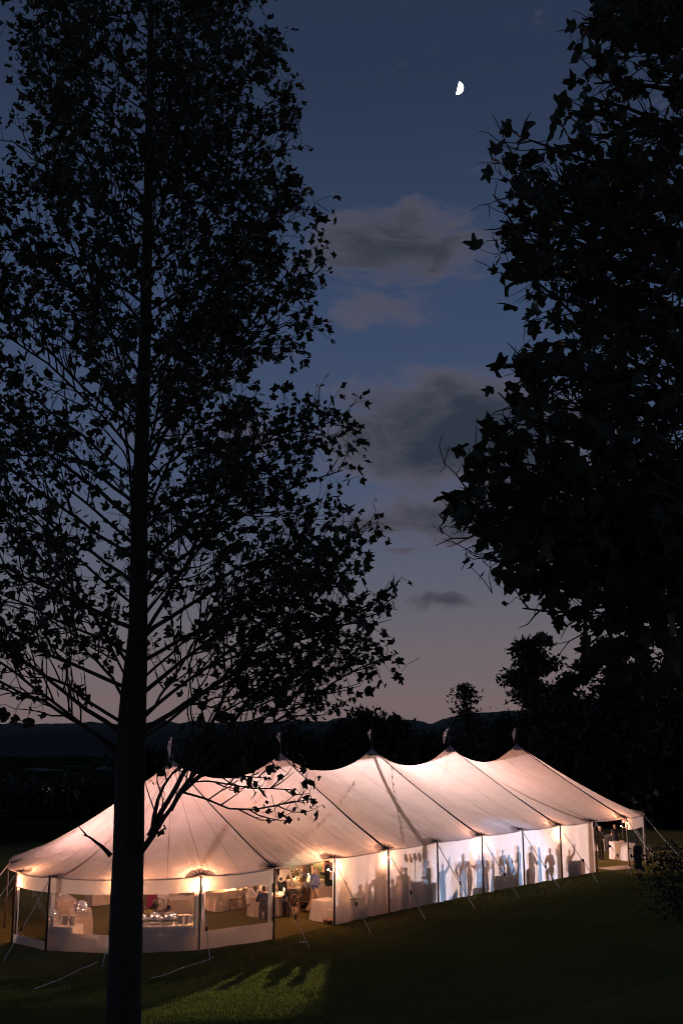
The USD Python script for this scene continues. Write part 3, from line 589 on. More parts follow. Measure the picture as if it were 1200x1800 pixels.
    if not bald:
        cap = hull([(hd + up * .045 * k - fw * .022 * k, .090 * k), (hd + up * .03 * k + fw * .008 * k, .084 * k), (hd - up * .02 * k - fw * .035 * k, .072 * k)] + ([(hd - up * .22 * k - fw * .06 * k, .055 * k)] if long_hair else []))
        cut = hull([(hd + fw * .16 * k - up * .05 * k, .115 * k), (hd + fw * .12 * k - up * .17 * k, .10 * k)])
        obj('hair', skin(cap - cut, .03, 3), M[hair], t)
    else:
        cap = hull([(hd + up * .0 * k - fw * .028 * k, .084 * k), (hd - up * .03 * k - fw * .03 * k, .072 * k)]); cut = hull([(hd + fw * .10 * k, .10 * k), (hd + fw * .1 * k + up * .1 * k, .10 * k), (hd + up * .125 * k, .09 * k)])
        obj('hair', skin(cap - cut, .03, 3), M[hair], t)
    return t
def facing(p, q): return math.degrees(math.atan2(-(q[0] - p[0]), q[1] - p[1]))
UH = math.degrees(math.atan2(UA[1], UA[0]))         # heading of the tent's ridge

# ---------------------------------------------------------------- furniture
def chair(name, label, loc, rot, group=None):
    """Cross-back wooden chair facing +y."""
    t = thing(name, label, 'chair', loc, rot, group); w = M['wood']
    obj('seat', rbox(.42, .42, .035, (0, 0, .455), .012), w, t)
    for x in (-1, 1):
        obj('leg', tube([(x * .18, .17, .45), (x * .20, .20, 0)], [.018, .014], 7), w, t)
        obj('back_post', tube([(x * .20, -.23, 0), (x * .185, -.18, .45), (x * .18, -.24, .90)], [.015, .019, .016], 7), w, t)
    obj('top_rail', tube([(.19 * math.cos(a) if abs(math.cos(a)) < 1 else .19 * math.cos(a), -.24 - .03 * math.sin(a), .86 + .07 * math.sin(a)) for a in np.linspace(0, math.pi, 9)], .017, 7), w, t)
    for x in (-1, 1): obj('cross_slat', tube([(x * .17, -.19, .48), (0, -.245, .68), (-x * .16, -.245, .87)], .011, 6), w, t)
    for z in (.18, .26): obj('stretcher', tube([(-.19, .19 if z < .2 else 0, z), (.19, .19 if z < .2 else 0, z)], .01, 6), w, t)
    return t
def draped(name, label, loc, rot, lx, ly, h=.76, m='linen', rnd=False, group=None, flare=.05, seed=0):
    """A table under a cloth that falls to the floor in folds."""
    t = thing(name, label, 'table', loc, rot, group); n = 120; rr = np.random.default_rng(seed + 5)
    th = np.linspace(0, 2 * np.pi, n, endpoint=False)
    if rnd: X, Y = np.cos(th) * lx / 2, np.sin(th) * lx / 2; NX, NY = np.cos(th), np.sin(th)
    else:
        e = .12; c, s_ = np.cos(th), np.sin(th); X = np.sign(c) * np.abs(c) ** e * lx / 2; Y = np.sign(s_) * np.abs(s_) ** e * ly / 2; NX, NY = c, s_
        per = np.cumsum(np.hypot(np.diff(X, append=X[:1]), np.diff(Y, append=Y[:1]))); q = np.linspace(0, per[-1], n, endpoint=False); X, Y, NX, NY = (np.interp(q, np.concatenate([[0], per]), np.append(a, a[0])) for a in (X, Y, NX, NY))
    V, F = [np.array([[0, 0, h]])], []
    ph = rr.uniform(0, 6, 4)
    for j, f in enumerate((0, .03, .12, .3, .5, .75, 1.)):
        fold = (np.sin(th * 15 + ph[0]) * .5 + np.sin(th * 23 + ph[1]) * .35 + np.sin(th * 9 + ph[2]) * .3) * .035 * f
        o = flare * f + fold + (.012 if j else 0); V.append(np.stack([X + NX * o, Y + NY * o, np.full(n, h - (.012 if j == 1 else 0) - (h - .01) * f * (1 if j else 0))], 1))
    V = np.vstack(V)
    for i in range(n): F.append((0, 1 + i, 1 + (i + 1) % n))
    for j in range(6):
        for i in range(n): a, b = 1 + j * n + i, 1 + j * n + (i + 1) % n; F += [(a, a + n, b + n), (a, b + n, b)]
    obj('tablecloth', (V, np.array(F)), M[m], t, 50)
    obj('tabletop', lathe([(0, h - .04), (lx / 2 - .02, h - .04), (lx / 2 - .02, h - .012), (0, h - .012)], 24) if rnd else box(lx - .04, ly - .04, .028, (0, 0, h - .027)), M['wood'], t)
    for x in (-1, 1):
        for y in (-1, 1): obj('leg', box(.05, .05, h - .05, (x * (lx * .32 if rnd else lx / 2 - .1), y * (lx * .32 if rnd else ly / 2 - .1), (h - .05) / 2)), M['wood'], t)
    return t
def chafer(label, loc, rot, group='roll-top chafing dishes on the buffet', op=0):
    t = thing('chafing_dish', label, 'chafing dish', loc, rot, group); S = M['steel']
    def lid(u, v): a, b = u * np.pi, v * 2 * np.pi; e = np.sin(a / 2) ** .8; return np.cos(b) * .275 * e, np.sin(b) * .205 * e, .205 + .20 * np.cos(a / 2)
    obj('lid', grid(lid, 14, 28), S, t, True)
    obj('pan', rbox(.56, .40, .08, (0, 0, .16), .02), S, t); obj('rim', rbox(.60, .44, .02, (0, 0, .205), .008), S, t)
    for x in (-.24, .24):
        for y in (-.17, .17): obj('leg', tube([(x, y, .13), (x * 1.08, y * 1.08, 0)], .012, 6), S, t)
    obj('handle', tube([(-.09, .205, .30), (-.09, .25, .31), (.09, .25, .31), (.09, .205, .30)], .011, 6), S, t)
    return t
def plates(label, loc, n, r, group='stacks of white plates and bowls'):
    t = thing('plate_stack', label, 'plate stack', loc, 0, group)
    for i in range(n): obj('plate', lathe([(0, .0), (r * .55, .0), (r, .026), (r, .030), (r * .55, .006), (0, .006)], 18).apply_translation((0, 0, .0105 * i * 1.6)), M['plate'], t)
    return t
def candle(label, loc, tall=.12, group='candles burning on the dining tables'):
    t = thing('candle', label, 'candle', loc, 0, group)
    obj('wax', lathe([(0, 0), (.028, 0), (.028, tall), (.02, tall + .004), (0, tall)], 12), M['candle_wax'], t)
    obj('flame', lathe([(0, tall), (.012, tall + .02), (.009, tall + .045), (0, tall + .075)], 10), M['flame'], t); return t
def flowers(label, loc, r, n=46, seed=0, group=None):
    t = thing('flower_arrangement', label, 'flowers', loc, 0, group); q = np.random.default_rng(seed)
    obj('vase', lathe([(0, 0), (.05, 0), (.07, .08), (.045, .16), (.06, .2), (.05, .2), (.03, .1), (0, .05)], 14), M['plate'], t)
    a, b, c = [], [], []
    for i in range(n):
        d = q.normal(size=3); d[2] = abs(d[2]) * .8; d /= np.linalg.norm(d); p = np.array([0, 0, .26]) + d * r * q.uniform(.6, 1.)
        if i % 3: a.append(trimesh.creation.icosphere(1, .032).apply_scale((1, 1, .7)).apply_translation(p))
        else: b.append(leafmesh(p, d, .14))
        c.append(tube([(0, 0, .16), p * .5 + (0, 0, .12), p], .003, 3, False))
    obj('blossoms', cat(*a), M['flower'], t, True); obj('leaves', cat(*b), M['green'], t, False); obj('stems', cat(*c), M['green'], t); return t
def leafmesh(p, d, s):
    d = np.array(d); x = np.cross(d, (0, 0, 1.)); x /= np.linalg.norm(x) + 1e-9; p = np.array(p)
    return trimesh.Trimesh(np.array([p, p + d * s * .5 + x * s * .22, p + d * s, p + d * s * .5 - x * s * .22]), np.array([(0, 1, 2), (0, 2, 3)]), process=False)
def glasses(label, loc, seed=0): 
    t = thing('wine_glass', label, 'glass', loc, 0, 'wine glasses on the dining tables'); obj('bowl', lathe([(.005, .09), (.03, .11), (.036, .15), (.03, .20), (.028, .20), (.033, .15), (.027, .115), (0, .095)], 12), M['glass'], t); obj('stem', lathe([(0, 0), (.032, 0), (.030, .005), (.005, .012), (.004, .09), (0, .09)], 12), M['glass'], t); return t
# ---------------------------------------------------------------- the buffet
def zon(p, h): return (p[0], p[1], p[2] + h)
def SVG(s, v): x, y = W2(s, v); return np.array([float(x), float(y), float(ground(x, y))])
def along(deg_a, deg_b, f, inset):
    a, b = np.array(end_pt(-1, deg_a)), np.array(end_pt(-1, deg_b)); o = outward(*((a + b) / 2)); q = a + (b - a) * f - o * inset; d = b - a
    w = UA * d[0] + NA * d[1]; return SVG(*q), math.degrees(math.atan2(w[1], w[0]))
c, r = along(24, 46.5, .52, .55); draped('buffet_table', 'long buffet table right of the tree trunk, under the three chafing dishes', c, r, 2.5, .76, .84, 'white_linen', seed=1)
dx = np.array([math.cos(math.radians(r)), math.sin(math.radians(r))])
ch0 = None
for i, (o, lab) in enumerate(((.80, 'roll-top steel chafing dish nearest the plate stacks'), (.02 + .12, 'middle roll-top steel chafing dish of the three on the long buffet table'), (-.52, 'roll-top steel chafing dish half hidden by the tree trunk'))):
    pass
B1 = c; R1 = r
def on(c, r, a, b, h): d = np.array([math.cos(math.radians(r)), math.sin(math.radians(r))]); n = np.array([-d[1], d[0]]); q = c[:2] + d * a + n * b; return (q[0], q[1], c[2] + h)
ch0 = chafer('roll-top steel chafing dish nearest the plate stacks', on(B1, R1, -.36, 0, .845), R1 + 78)
dup(ch0, on(B1, R1, .16, 0, .845), R1 + 82, 'middle roll-top steel chafing dish of the three on the long buffet table')
dup(ch0, on(B1, R1, .72, .02, .845), R1 + 70, 'roll-top steel chafing dish half hidden by the tree trunk')
pl0 = None
for a, b, n_, rr, lab in ((-.76, -.08, 16, .105, 'tallest stack of white plates beside the right chafing dish'), (-.98, .12, 18, .10, 'stack of white plates second from the right pole on the buffet'), (-1.12, -.16, 14, .085, 'smallest stack of white bowls at the right end of the buffet')):
    plates(lab, on(B1, R1, a, b, .845), n_, rr)
c, r = along(70, 88, .45, .75); draped('buffet_table', 'low buffet table in the tent left corner holding one chafing dish', c, r, 1.8, .76, .80, 'white_linen', seed=2)
dup(ch0, on(c, r, -.1, 0, .805), r + 60, 'dark-looking chafing dish behind the left corner window')
c, r = along(46.5, 70, .86, .6); draped('buffet_table', 'short white-clothed table carrying two stacks of bowls by the left pole', c, r, 1.0, .8, .78, 'white_linen', seed=3)
plates('left one of two fat bowl stacks beside the left window pole', on(c, r, .12, -.1, .785), 18, .12); plates('right one of two fat bowl stacks beside the left window pole', on(c, r, -.24, -.06, .785), 18, .12)
c = SVG(-4.75, -1.3); r = UH + 62; draped('buffet_table', 'white-clothed table with two chafing dishes left of the tree trunk', c, r, 2.6, .8, .86, 'linen', seed=4)
dup(ch0, on(c, r, .35, 0, .865), r + 15, 'left chafing dish of the pair on the table left of the tree trunk'); dup(ch0, on(c, r, -.55, 0, .865), r + 8, 'right chafing dish of the pair on the table left of the tree trunk')
def bowl(label, loc, filled):
    t = thing('serving_bowl', label, 'bowl', loc, 0); obj('dish', lathe([(0, 0), (.07, 0), (.15, .09), (.155, .09), (.14, .085), (.07, .015), (0, .015)], 18), M['plate'], t)
    q = np.random.default_rng(3); obj('food', cat(*[trimesh.creation.icosphere(1, .04).apply_translation((q.uniform(-.08, .08), q.uniform(-.08, .08), .07)) for _ in range(12)]), M[filled], t)
bowl('bowl of bread rolls between the two chafing dishes left of the trunk', on(c, r, -.12, -.22, .865), 'food'); bowl('bowl of greens at the end of the table left of the trunk', on(c, r, 1.05, -.1, .865), 'green')
c = SVG(-3.75, 2.2); r = UH + 74; draped('buffet_table', 'tall-looking clothed table behind the left window with food and bowls', c, r, 2.2, .8, .95, 'linen', seed=6)
bowl('bowl of golden bread on the table behind the left window', on(c, r, .2, -.1, .955), 'food'); flowers('small flower arrangement behind the left window', on(c, r, -.1, .1, .955), .22, 40, 1)
plates('left of the two bowl stacks on the table behind the left window', on(c, r, .62, .05, .955), 14, .11); plates('right of the two bowl stacks on the table behind the left window', on(c, r, .9, -.1, .955), 16, .11)
c = SVG(-7.4, 3.4); draped('folding_table', 'clothed table standing outside beyond the tent left corner', c, UH + 80, 2.4, .8, .80, 'linen', seed=7)
c = SVG(-.6, 4.3); draped('side_table', 'pale clothed table at the far side, seen left of the trunk', c, UH, 1.4, .7, .85, 'linen', seed=8)

# ---------------------------------------------------------------- dining tables, chairs, guests
CH = {}
def seat(loc, rot, label):
    if 'c' not in CH: CH['c'] = chair('dining_chair', label, loc, rot, 'cross-back chairs around the dining tables'); return CH['c']
    return dup(CH['c'], loc, rot, label)
def sitp(label, table, px, py, clabel, **kw):
    g = G(px, py); d = g[:2] - table[:2]; return sit(label, table, math.degrees(math.atan2(d[1], d[0])), float(np.hypot(*d)), clabel, **kw)
def sit(label, table, ang, rad, clabel, **kw):
    """A guest on a chair at a table, ang = direction from the table's centre."""
    a = math.radians(ang); p = np.array([table[0] + math.cos(a) * rad, table[1] + math.sin(a) * rad]); z = float(ground(*p)); rot = facing(p, table)
    seat((p[0], p[1], z), rot, clabel); return person(label, (p[0], p[1], z + .0), rot, 'sit', **kw)
TA = G(306, 1611); draped('dining_table', 'round dining table nearest the centre pole, guests in magenta and white beside it', TA, 0, 1.6, 1.6, .76, 'linen', True, seed=11)
sitp('guest in a magenta top sitting beside the man in the pale shirt', TA, 262, 1617, 'chair under the guest in the magenta top', arms=('table', 'table'), top='magenta', legs='dark_suit', hair='hair_brown')
sitp('balding guest in a pale shirt seen from behind, right of the magenta top', TA, 284, 1621, 'chair under the balding guest in the pale shirt', arms=('table', 'table'), top='white_shirt', legs='dark_suit', hair='hair_grey', bald=True)
sitp('long-haired guest in a rose dress reading at the round table', TA, 300, 1597, 'chair under the long-haired guest in rose', arms=('face', 'table'), top='rose', legs='rose', hair='hair_blond', dress=True, long_hair=True)
sitp('dark-haired guest in a grey jacket across the round table', TA, 331, 1604, 'chair under the dark-haired guest in grey', arms=('table', 'table'), top='grey_cloth', legs='dark_suit')
p = G(350, 1588); person('guest in a white shirt standing behind the pale pole', p, UH + 190, 'stand', ('front', 'belly'), 'white_shirt', 'dark_suit', 'hair_brown')
p = G(319, 1601); person('waiter in a white shirt standing between the two dining tables', p, facing(p, TA) - 10, 'stand', ('reach', 'down'), 'white_shirt', 'navy', 'hair_dark')
TB = G(398, 1597); draped('dining_table', 'long dining table with a cross-back chair against its near side', TB, UH + 8, 1.9, .9, .76, 'linen', seed=12)
for k, (a, b, rr) in enumerate(((-.15, -.74, 0), (.75, -.72, 8), (-.7, .85, 180), (.3, .85, 175))):
    q = on(TB, UH + 8, a, b, 0); seat((q[0], q[1], float(ground(q[0], q[1]))), UH + 8 + rr, ['empty cross-back chair in the right clear window, left one', 'empty cross-back chair in the right clear window, right one', 'chair on the far side of the long dining table', 'chair on the far side of the long dining table, beside the candles'][k])
sitp('guest in a cream top at the long table, left end', TB, 372, 1588, 'chair under the guest in cream at the long table', arms=('table', 'face'), top='khaki', legs='navy', hair='hair_blond', long_hair=True)
sitp('guest in a white shirt at the far side of the long table', TB, 404, 1583, 'chair under the white-shirted guest at the far side of the long table', arms=('table', 'table'), top='white_shirt', legs='navy')
sitp('guest in a magenta dress at the right end of the long table', TB, 430, 1586, 'chair under the guest in magenta at the long table', arms=('face', 'table'), top='magenta', legs='magenta', hair='hair_dark', dress=True, long_hair=True)
TC = G(461, 1609); draped('dining_table', 'small dining table just inside the right clear window', TC, 0, 1.15, 1.15, .76, 'linen', True, seed=13)
sitp('seated guest in a white blouse with a dark shawl over the chair', TC, 438, 1611, 'chair with the dark shawl under the guest in white', arms=('face', 'table'), top='white_shirt', legs='dark_suit', hair='hair_brown')
sitp('balding seated guest in a white shirt beside the window border', TC, 466, 1598, 'chair under the balding guest beside the window border', arms=('table', 'face'), top='white_shirt', legs='navy', hair='hair_grey', bald=True)
sitp('guest in a navy suit with the back to the window', TC, 463, 1622, 'chair under the guest in the navy suit', arms=('table', 'table'), top='navy', legs='navy', hair='hair_dark')
TD = G(492, 1606); draped('dining_table', 'dining table with bright candles seen through the open doorway', TD, UH, 1.2, 1.1, .76, 'linen', seed=14)
sitp('guest in a dark suit sitting with the back to the doorway', TD, 513, 1614, 'chair under the dark-suited guest in the doorway', arms=('table', 'table'), top='dark_suit', legs='dark_suit', hair='hair_grey')
a_ = SVG(3.85, -4.15); d_ = a_[:2] - TD[:2]; sit('guest in a brown jacket at the doorway table beside the dark suit', TD, math.degrees(math.atan2(d_[1], d_[0])), 1.0, 'chair under the guest in the brown jacket', arms=('table', 'table'), top='dark_wood', legs='dark_suit', hair='hair_brown')
TE = G(529, 1580); draped('dining_table', 'dining table with the tall flower arrangement behind the doorway', TE, UH, 1.9, 1.3, .78, 'linen', seed=15)
sitp('guest in a pale blue shirt between the two doorway tables', TE, 533, 1601, 'chair under the guest in the pale blue shirt', arms=('table', 'table'), top='grey_cloth', legs='navy', hair='hair_dark')
p = G(496, 1590); person('waiter in a white shirt bending over the doorway table', p, UH - 62, 'bend', ('reach', 'reach'), 'white_shirt', 'dark_suit', 'hair_dark', H=1.82)
p = G(553, 1605); person('man in a blue shirt and khaki trousers walking in the doorway', p, UH - 100, 'walk', ('belly', 'belly'), 'blue_shirt', 'khaki', 'hair_grey', 'skin', 1.78, bald=True, belt=True)
p = G(540, 1570); person('woman in a black dress standing behind the flowers', p, UH + 120, 'stand', ('face', 'down'), 'dark_suit', 'dark_suit', 'hair_brown', H=1.68, dress=True, sleeves=False, long_hair=True)
p = SVG(6.05, -3.4); person('tall man in a black suit standing at the back of the doorway view', p, UH + 40, 'stand', ('down', 'front'), 'dark_suit', 'dark_suit', 'hair_dark', H=1.86)
p = G(525, 1562); person('bareheaded guest in a pale top standing behind the flower arrangement', p, UH + 170, 'stand', ('down', 'front'), 'khaki', 'khaki', 'hair_blond', H=1.70)
for (a, b, lab, tp, hr, H_) in ((7.7, .55, 'guest in a black jacket at the edge of the dance floor, nearest the doorway', 'dark_suit', 'hair_dark', 1.80), (7.15, 1.25, 'guest in a navy jacket at the edge of the dance floor', 'navy', 'hair_brown', 1.76), (7.9, 2.7, 'long-haired guest in a dark dress at the edge of the dance floor', 'dark_suit', 'hair_brown', 1.66), (6.5, 1.0, 'guest in a grey jacket at the edge of the dance floor', 'grey_cloth', 'hair_grey', 1.78)):
    p = SVG(a, b); person(lab, p, facing(p, SVG(SL, VL)) + a * 9, 'stand', ('front', 'down'), tp, 'dark_suit', hr, H=H_, dress='dress' in lab, long_hair='long' in lab)
TG = G(340, 1581); draped('dining_table', 'round dining table in the back, between the waiter and the pale pole', TG, 0, 1.5, 1.5, .76, 'linen', True, seed=41)
for (px, py, lab, cl, tp, hr, ln, bd) in ((322, 1585, 'guest in a dark suit at the back round table, left side', 'chair at the left of the back round table', 'dark_suit', 'hair_grey', False, True), (345, 1589, 'long-haired guest in navy with her back to the window, back round table', 'chair at the front of the back round table', 'navy', 'hair_brown', True, False), (362, 1581, 'guest in a white shirt at the right of the back round table', 'chair at the right of the back round table', 'white_shirt', 'hair_dark', False, False)):
    sitp(lab, TG, px, py, cl, arms=('table', 'face' if ln else 'table'), top=tp, legs='dark_suit', hair=hr, long_hair=ln, bald=bd)
TH = G(512, 1567); draped('dining_table', 'far dining table at the back of the doorway view', TH, UH, 1.8, .9, .76, 'linen', seed=42)
for (px, py, lab, cl, tp, hr, ln) in ((493, 1569, 'guest in a rose top at the far table in the doorway view', 'chair at the left of the far doorway table', 'rose', 'hair_blond', True), (505, 1575, 'guest in a dark jacket at the near side of the far doorway table', 'chair at the near side of the far doorway table', 'dark_suit', 'hair_dark', False), (526, 1563, 'guest in a white shirt at the right of the far doorway table', 'chair at the right of the far doorway table', 'white_shirt', 'hair_grey', False)):
    sitp(lab, TH, px, py, cl, arms=('table', 'table'), top=tp, legs='dark_suit', hair=hr, long_hair=ln)
p = G(478, 1577); person('waiter in black standing between the window and the far doorway table', p, UH + 20, 'stand', ('front', 'front'), 'dark_suit', 'dark_suit', 'hair_dark', H=1.78)
p = G(577, 1575); person('guest in a pale pink top standing at the back beside the doorway pole', p, UH + 150, 'stand', ('front', 'down'), 'rose', 'khaki', 'hair_blond', H=1.68, long_hair=True)
p = SVG(4.62, -3.5); person('guest in a grey dress standing behind the dark-suited guest in the doorway', p, UH + 30, 'stand', ('front', 'belly'), 'grey_cloth', 'grey_cloth', 'hair_brown', H=1.72, dress=True, long_hair=True)
TF = G(573, 1592); draped('gift_table', 'clothed table right of the man in the blue shirt', TF, UH, 1.5, .8, .80, 'linen', seed=16)
sit('guest in a white shirt seated behind the table right of the blue shirt', TF, 80, 1.3, 'chair behind the table right of the blue shirt', arms=('table', 'table'), top='white_shirt', legs='dark_suit')
sit('guest in a dark jacket seated beside the doorway pole', TF, 20, 1.4, 'chair under the guest beside the doorway pole', arms=('table', 'table'), top='dark_suit', legs='dark_suit')
draped('side_table', 'small white table draped to the grass in the doorway', G(570, 1617), UH, .85, .6, .78, 'white_linen', seed=17, flare=.12)
draped('low_table', 'low white-draped box table against the doorway pole', G(583, 1619), UH, .5, .5, .45, 'white_linen', seed=18, flare=.06)
t = thing('laptop', 'open black laptop on the table right of the blue shirt', 'laptop', on(TF, UH, .05, -.1, .805), UH + 160); obj('keyboard_base', rbox(.36, .25, .02, (0, 0, .012), .006), M['black'], t); obj('screen', rbox(.36, .012, .24, (0, .125, .14), .004), M['black'], t)
flowers('tall pale flower arrangement on the doorway table', on(TE, UH, -.2, .05, .785), .34, 90, 4); flowers('low flower bowl on the table right of the blue shirt', on(TF, UH, -.5, .1, .805), .20, 40, 5)
cd0 = None
for (T, a, b, h, lab) in ((TB, -.75, 0, .77, 'left candle of the row on the long dining table'), (TB, -.5, .08, .77, 'second candle from the left on the long dining table'), (TB, .1, -.05, .77, 'third candle from the left on the long dining table'), (TB, .6, .1, .77, 'fourth candle from the left on the long dining table'), (TB, .82, 0, .77, 'right end candle on the long dining table'),
                          (TA, .2, .2, .77, 'candle on the round table beside the centre pole'), (TC, .15, .1, .77, 'candle on the small table inside the clear window'), (TD, -.25, .1, .77, 'left candle on the table in the doorway'), (TD, .12, -.1, .77, 'middle candle on the table in the doorway'), (TD, .36, .18, .77, 'right candle on the table in the doorway'),
                          (TE, -.6, -.25, .79, 'left candle under the tall flowers'), (TE, .2, -.35, .79, 'middle candle under the tall flowers'), (TE, .55, -.1, .79, 'right candle under the tall flowers'), (TE, .7, .3, .79, 'rear candle under the tall flowers')):
    q = on(T, UH, a, b, h)
    cd0 = candle(lab, q) if cd0 is None else dup(cd0, q, 0, lab) and cd0
gl0 = None
for (T, a, b, lab) in ((TD, -.4, -.3, 'wine glass at the left near edge of the doorway table'), (TD, .3, -.38, 'wine glass at the right near edge of the doorway table'), (TD, 0, .35, 'wine glass at the far edge of the doorway table'), (TE, -.75, .1, 'wine glass left of the tall flowers'), (TE, .5, -.45, 'wine glass in front of the tall flowers'), (TC, -.3, -.2, 'wine glass before the guest in the white blouse'), (TC, .3, -.35, 'wine glass beside the navy suit'), (TB, -.7, -.3, 'wine glass at the left end of the long table'), (TB, .4, -.3, 'wine glass in the middle of the long table')):
    q = on(T, UH, a, b, .77); gl0 = glasses(lab, q) if gl0 is None else (dup(gl0, q, 0, lab), gl0)[1]
lt = [(TE, 1.2), (TB, 2.2), (TD, .9)]
for i, (T, pw) in enumerate(lt): lamp_light(f'/World/candle_glow_{i}', on(T, UH, .15, .05, 1.05), (1., .48, .18), 26 * pw, .05)

# ---------------------------------------------------------------- band and dancers behind the cloth wall (they show as shadows on it)
def wallpt(px):  # s of a point of the near eave line from its photo x
    return (px - 480) / (139.05 - .0562 * px) * BAY
def behind(px, d):
    s = wallpt(px); f = d / (R0 + VL); return SVG(s + (SL - s) * f, -R0 + (R0 + VL) * f)
WG = 'people behind the cloth wall, seen as shadows'
def shade(label, px, d, pose='stand', arms=('down', 'down'), H=1.75, turn=0, ch=None, **kw):
    p = behind(px, d * .72); rot = facing(p, SVG(SL, VL)) + turn
    if pose == 'sit': seat(p, rot, ch)
    return person(label, p, rot, pose, arms, H=H, group=WG, **kw)
shade('seated shadow with bowed head just right of the tray stand', 616, 1.3, 'sit', ('table', 'table'), turn=60, ch='chair right of the tray stand behind the cloth')
shade('seated shadow left of the first wall pole past the doorway', 630, 1.0, 'sit', ('table', 'face'), turn=-40, ch='chair behind the first cloth panel')
shade('standing shadow with pale sleeves beside the first wall pole', 664, 1.9, 'stand', ('hip', 'hip'), top='white_shirt', legs='khaki')
shade('seated shadow just right of the first wall pole', 693, 1.0, 'sit', ('table', 'table'), turn=70, ch='chair right of the first wall pole')
shade('tall shadow leaning over the speaker case', 712, 1.2, 'stand', ('front', 'reach'), turn=-70, H=1.7)
shade('shadow reaching up to the lamp bar', 752, 1.0, 'stand', ('front', 'front'), turn=60, H=1.8)
shade('broad shadow of the musician with arms out, tallest of the band', 814, 1.7, 'stand', ('hip', 'hip'), H=1.86)
shade('shadow of a guitar player beside the middle wall pole', 842, 1.2, 'stand', ('guitar', 'guitar'), H=1.78, turn=40)
shade('slim shadow second left of the drooping white sash', 867, .9, 'stand', ('belly', 'down'), H=1.74, turn=80)
shade('shadow with a pale blue side next to the slim one', 884, 1.1, 'stand', ('down', 'belly'), H=1.78, turn=170)
shade('straight shadow beside the black speaker', 912, .8, 'stand', ('front', 'belly'), H=1.84, turn=60)
shade('leaning shadow right of the black speaker', 934, 1.1, 'stand', ('reach', 'front'), H=1.72, turn=-60)
shade('half-height shadow of a seated guest near the far doorway', 967, .7, 'sit', ('belly', 'table'), turn=20, ch='chair near the far doorway behind the cloth', H=1.95)
shade('seated shadow beside the last wall pole', 1000, 1.5, 'sit', ('up', 'face'), turn=-30, ch='chair beside the last wall pole behind the cloth')
for (lab, px, d, ps, ar, tn) in (('blurred shadow of a guest far behind the first cloth panel', 606, 3.4, 'stand', ('front', 'down'), 40), ('shadow of a swaying dancer behind the second panel', 676, 3.9, 'stand', ('up', 'front'), 120), ('bulky blurred shadow left of the lamp bar', 706, 3.2, 'stand', ('belly', 'front'), 30), ('shadow of a dancer between the lamp bar and the next pole', 778, 2.9, 'stand', ('front', 'up'), 200), ('dim tall shadow merging with the musician', 826, 3.6, 'stand', ('front', 'hip'), 90),
                                 ('dim shadow merging with the guitar player', 852, 2.6, 'stand', ('down', 'front'), 150), ('soft shadow of a dancer behind the drooping sash', 896, 3.3, 'stand', ('face', 'down'), 60), ('soft shadow of a dancer right of the speaker', 948, 2.7, 'stand', ('front', 'front'), 75), ('faint shadow near the last wall pole', 984, 3.1, 'stand', ('down', 'face'), 110)):
    shade(lab, px, d, ps, ar, turn=tn, H=1.62 + (px % 7) * .03, top='dark_suit', legs='navy', hair='hair_brown', dress=px % 3 == 0, long_hair=px % 3 == 0)
shade('seated shadow in the middle of the first cloth panel', 648, 1.2, 'sit', ('table', 'front'), turn=100, ch='chair in the middle of the first cloth panel'); shade('seated shadow left of the lamp bar table', 722, 1.5, 'sit', ('table', 'table'), turn=80, ch='chair left of the lamp bar table'); shade('seated shadow right of the drooping sash', 902, 1.2, 'sit', ('table', 'face'), turn=80, ch='chair right of the drooping sash')
draped('guest_table', 'clothed table behind the first cloth panel, a low dark mass on it', behind(655, 1.7), UH + 4, 2.2, .8, .76, 'linen', seed=31); draped('guest_table', 'clothed table behind the panel with the drooping sash', behind(890, 1.5), UH - 5, 2.0, .7, .76, 'linen', seed=32)
def speaker(label, px, d, w, dp, h, wedge=False, turn=0):
    p = behind(px, d); t = thing('stage_speaker', label, 'speaker', p, UH + turn)
    if wedge: g = m3.Manifold.hull_points(np.array([(x, y, z) for x in (-w / 2, w / 2) for y, z in ((-dp / 2, 0), (dp / 2, 0), (dp / 2, h * .35), (-dp / 2, h))])); obj('cabinet', tm(g), M['black'], t, False)
    else: obj('cabinet', rbox(w, dp, h, (0, 0, h / 2), .02), M['black'], t)
    obj('grille', rbox(w * .85, .02, h * .6, (0, dp / 2 + .011, h * .42 if not wedge else h * .18), .006), M['grey_cloth'], t); obj('handle', tube([(-.08, -dp / 2 - .03, h * .5), (.08, -dp / 2 - .03, h * .5)], .012, 6), M['strap'], t)
speaker('wedge monitor leaning on the cloth left of the lamp bar', 699, 0.58, .55, .4, .62, True, 90); speaker('black case low against the cloth beside the tray stand', 621, 0.56, .9, .35, .42)
speaker('wedge monitor right of the lamp bar', 797, 0.63, .6, .45, .42, True, 80); speaker('low floor monitor beside the middle wall pole', 838, 0.56, .55, .4, .34); speaker('low floor monitor under the drooping sash', 873, 0.58, .8, .4, .36)
speaker('upright black speaker against the cloth', 930, 0.56, .55, .45, .72); speaker('large dark case against the last cloth panel', 1011, 0.54, 1.25, .5, .75)
t = thing('lamp_bar', 'stage lamp bar on a stand, shown as a shadow high on the cloth', 'lamp bar', behind(730, .7), UH)
obj('stand', tube([(0, 0, 0), (0, 0, 2.0)], .02, 8), M['black'], t); obj('crossbar', tube([(-.65, 0, 2.0), (.65, 0, 2.0)], .022, 8), M['black'], t)
for k in range(3): a = k * 2.094; obj('leg', tube([(0, 0, .6), (.45 * math.cos(a), .45 * math.sin(a), .01)], .014, 6), M['black'], t)
for k in range(5): obj('lamp_can', tube([(-.55 + k * .27, .06, 2.16), (-.55 + k * .27, -.10, 1.86 if k % 2 else 1.92)], [.07, .085], 12), M['black'], t)
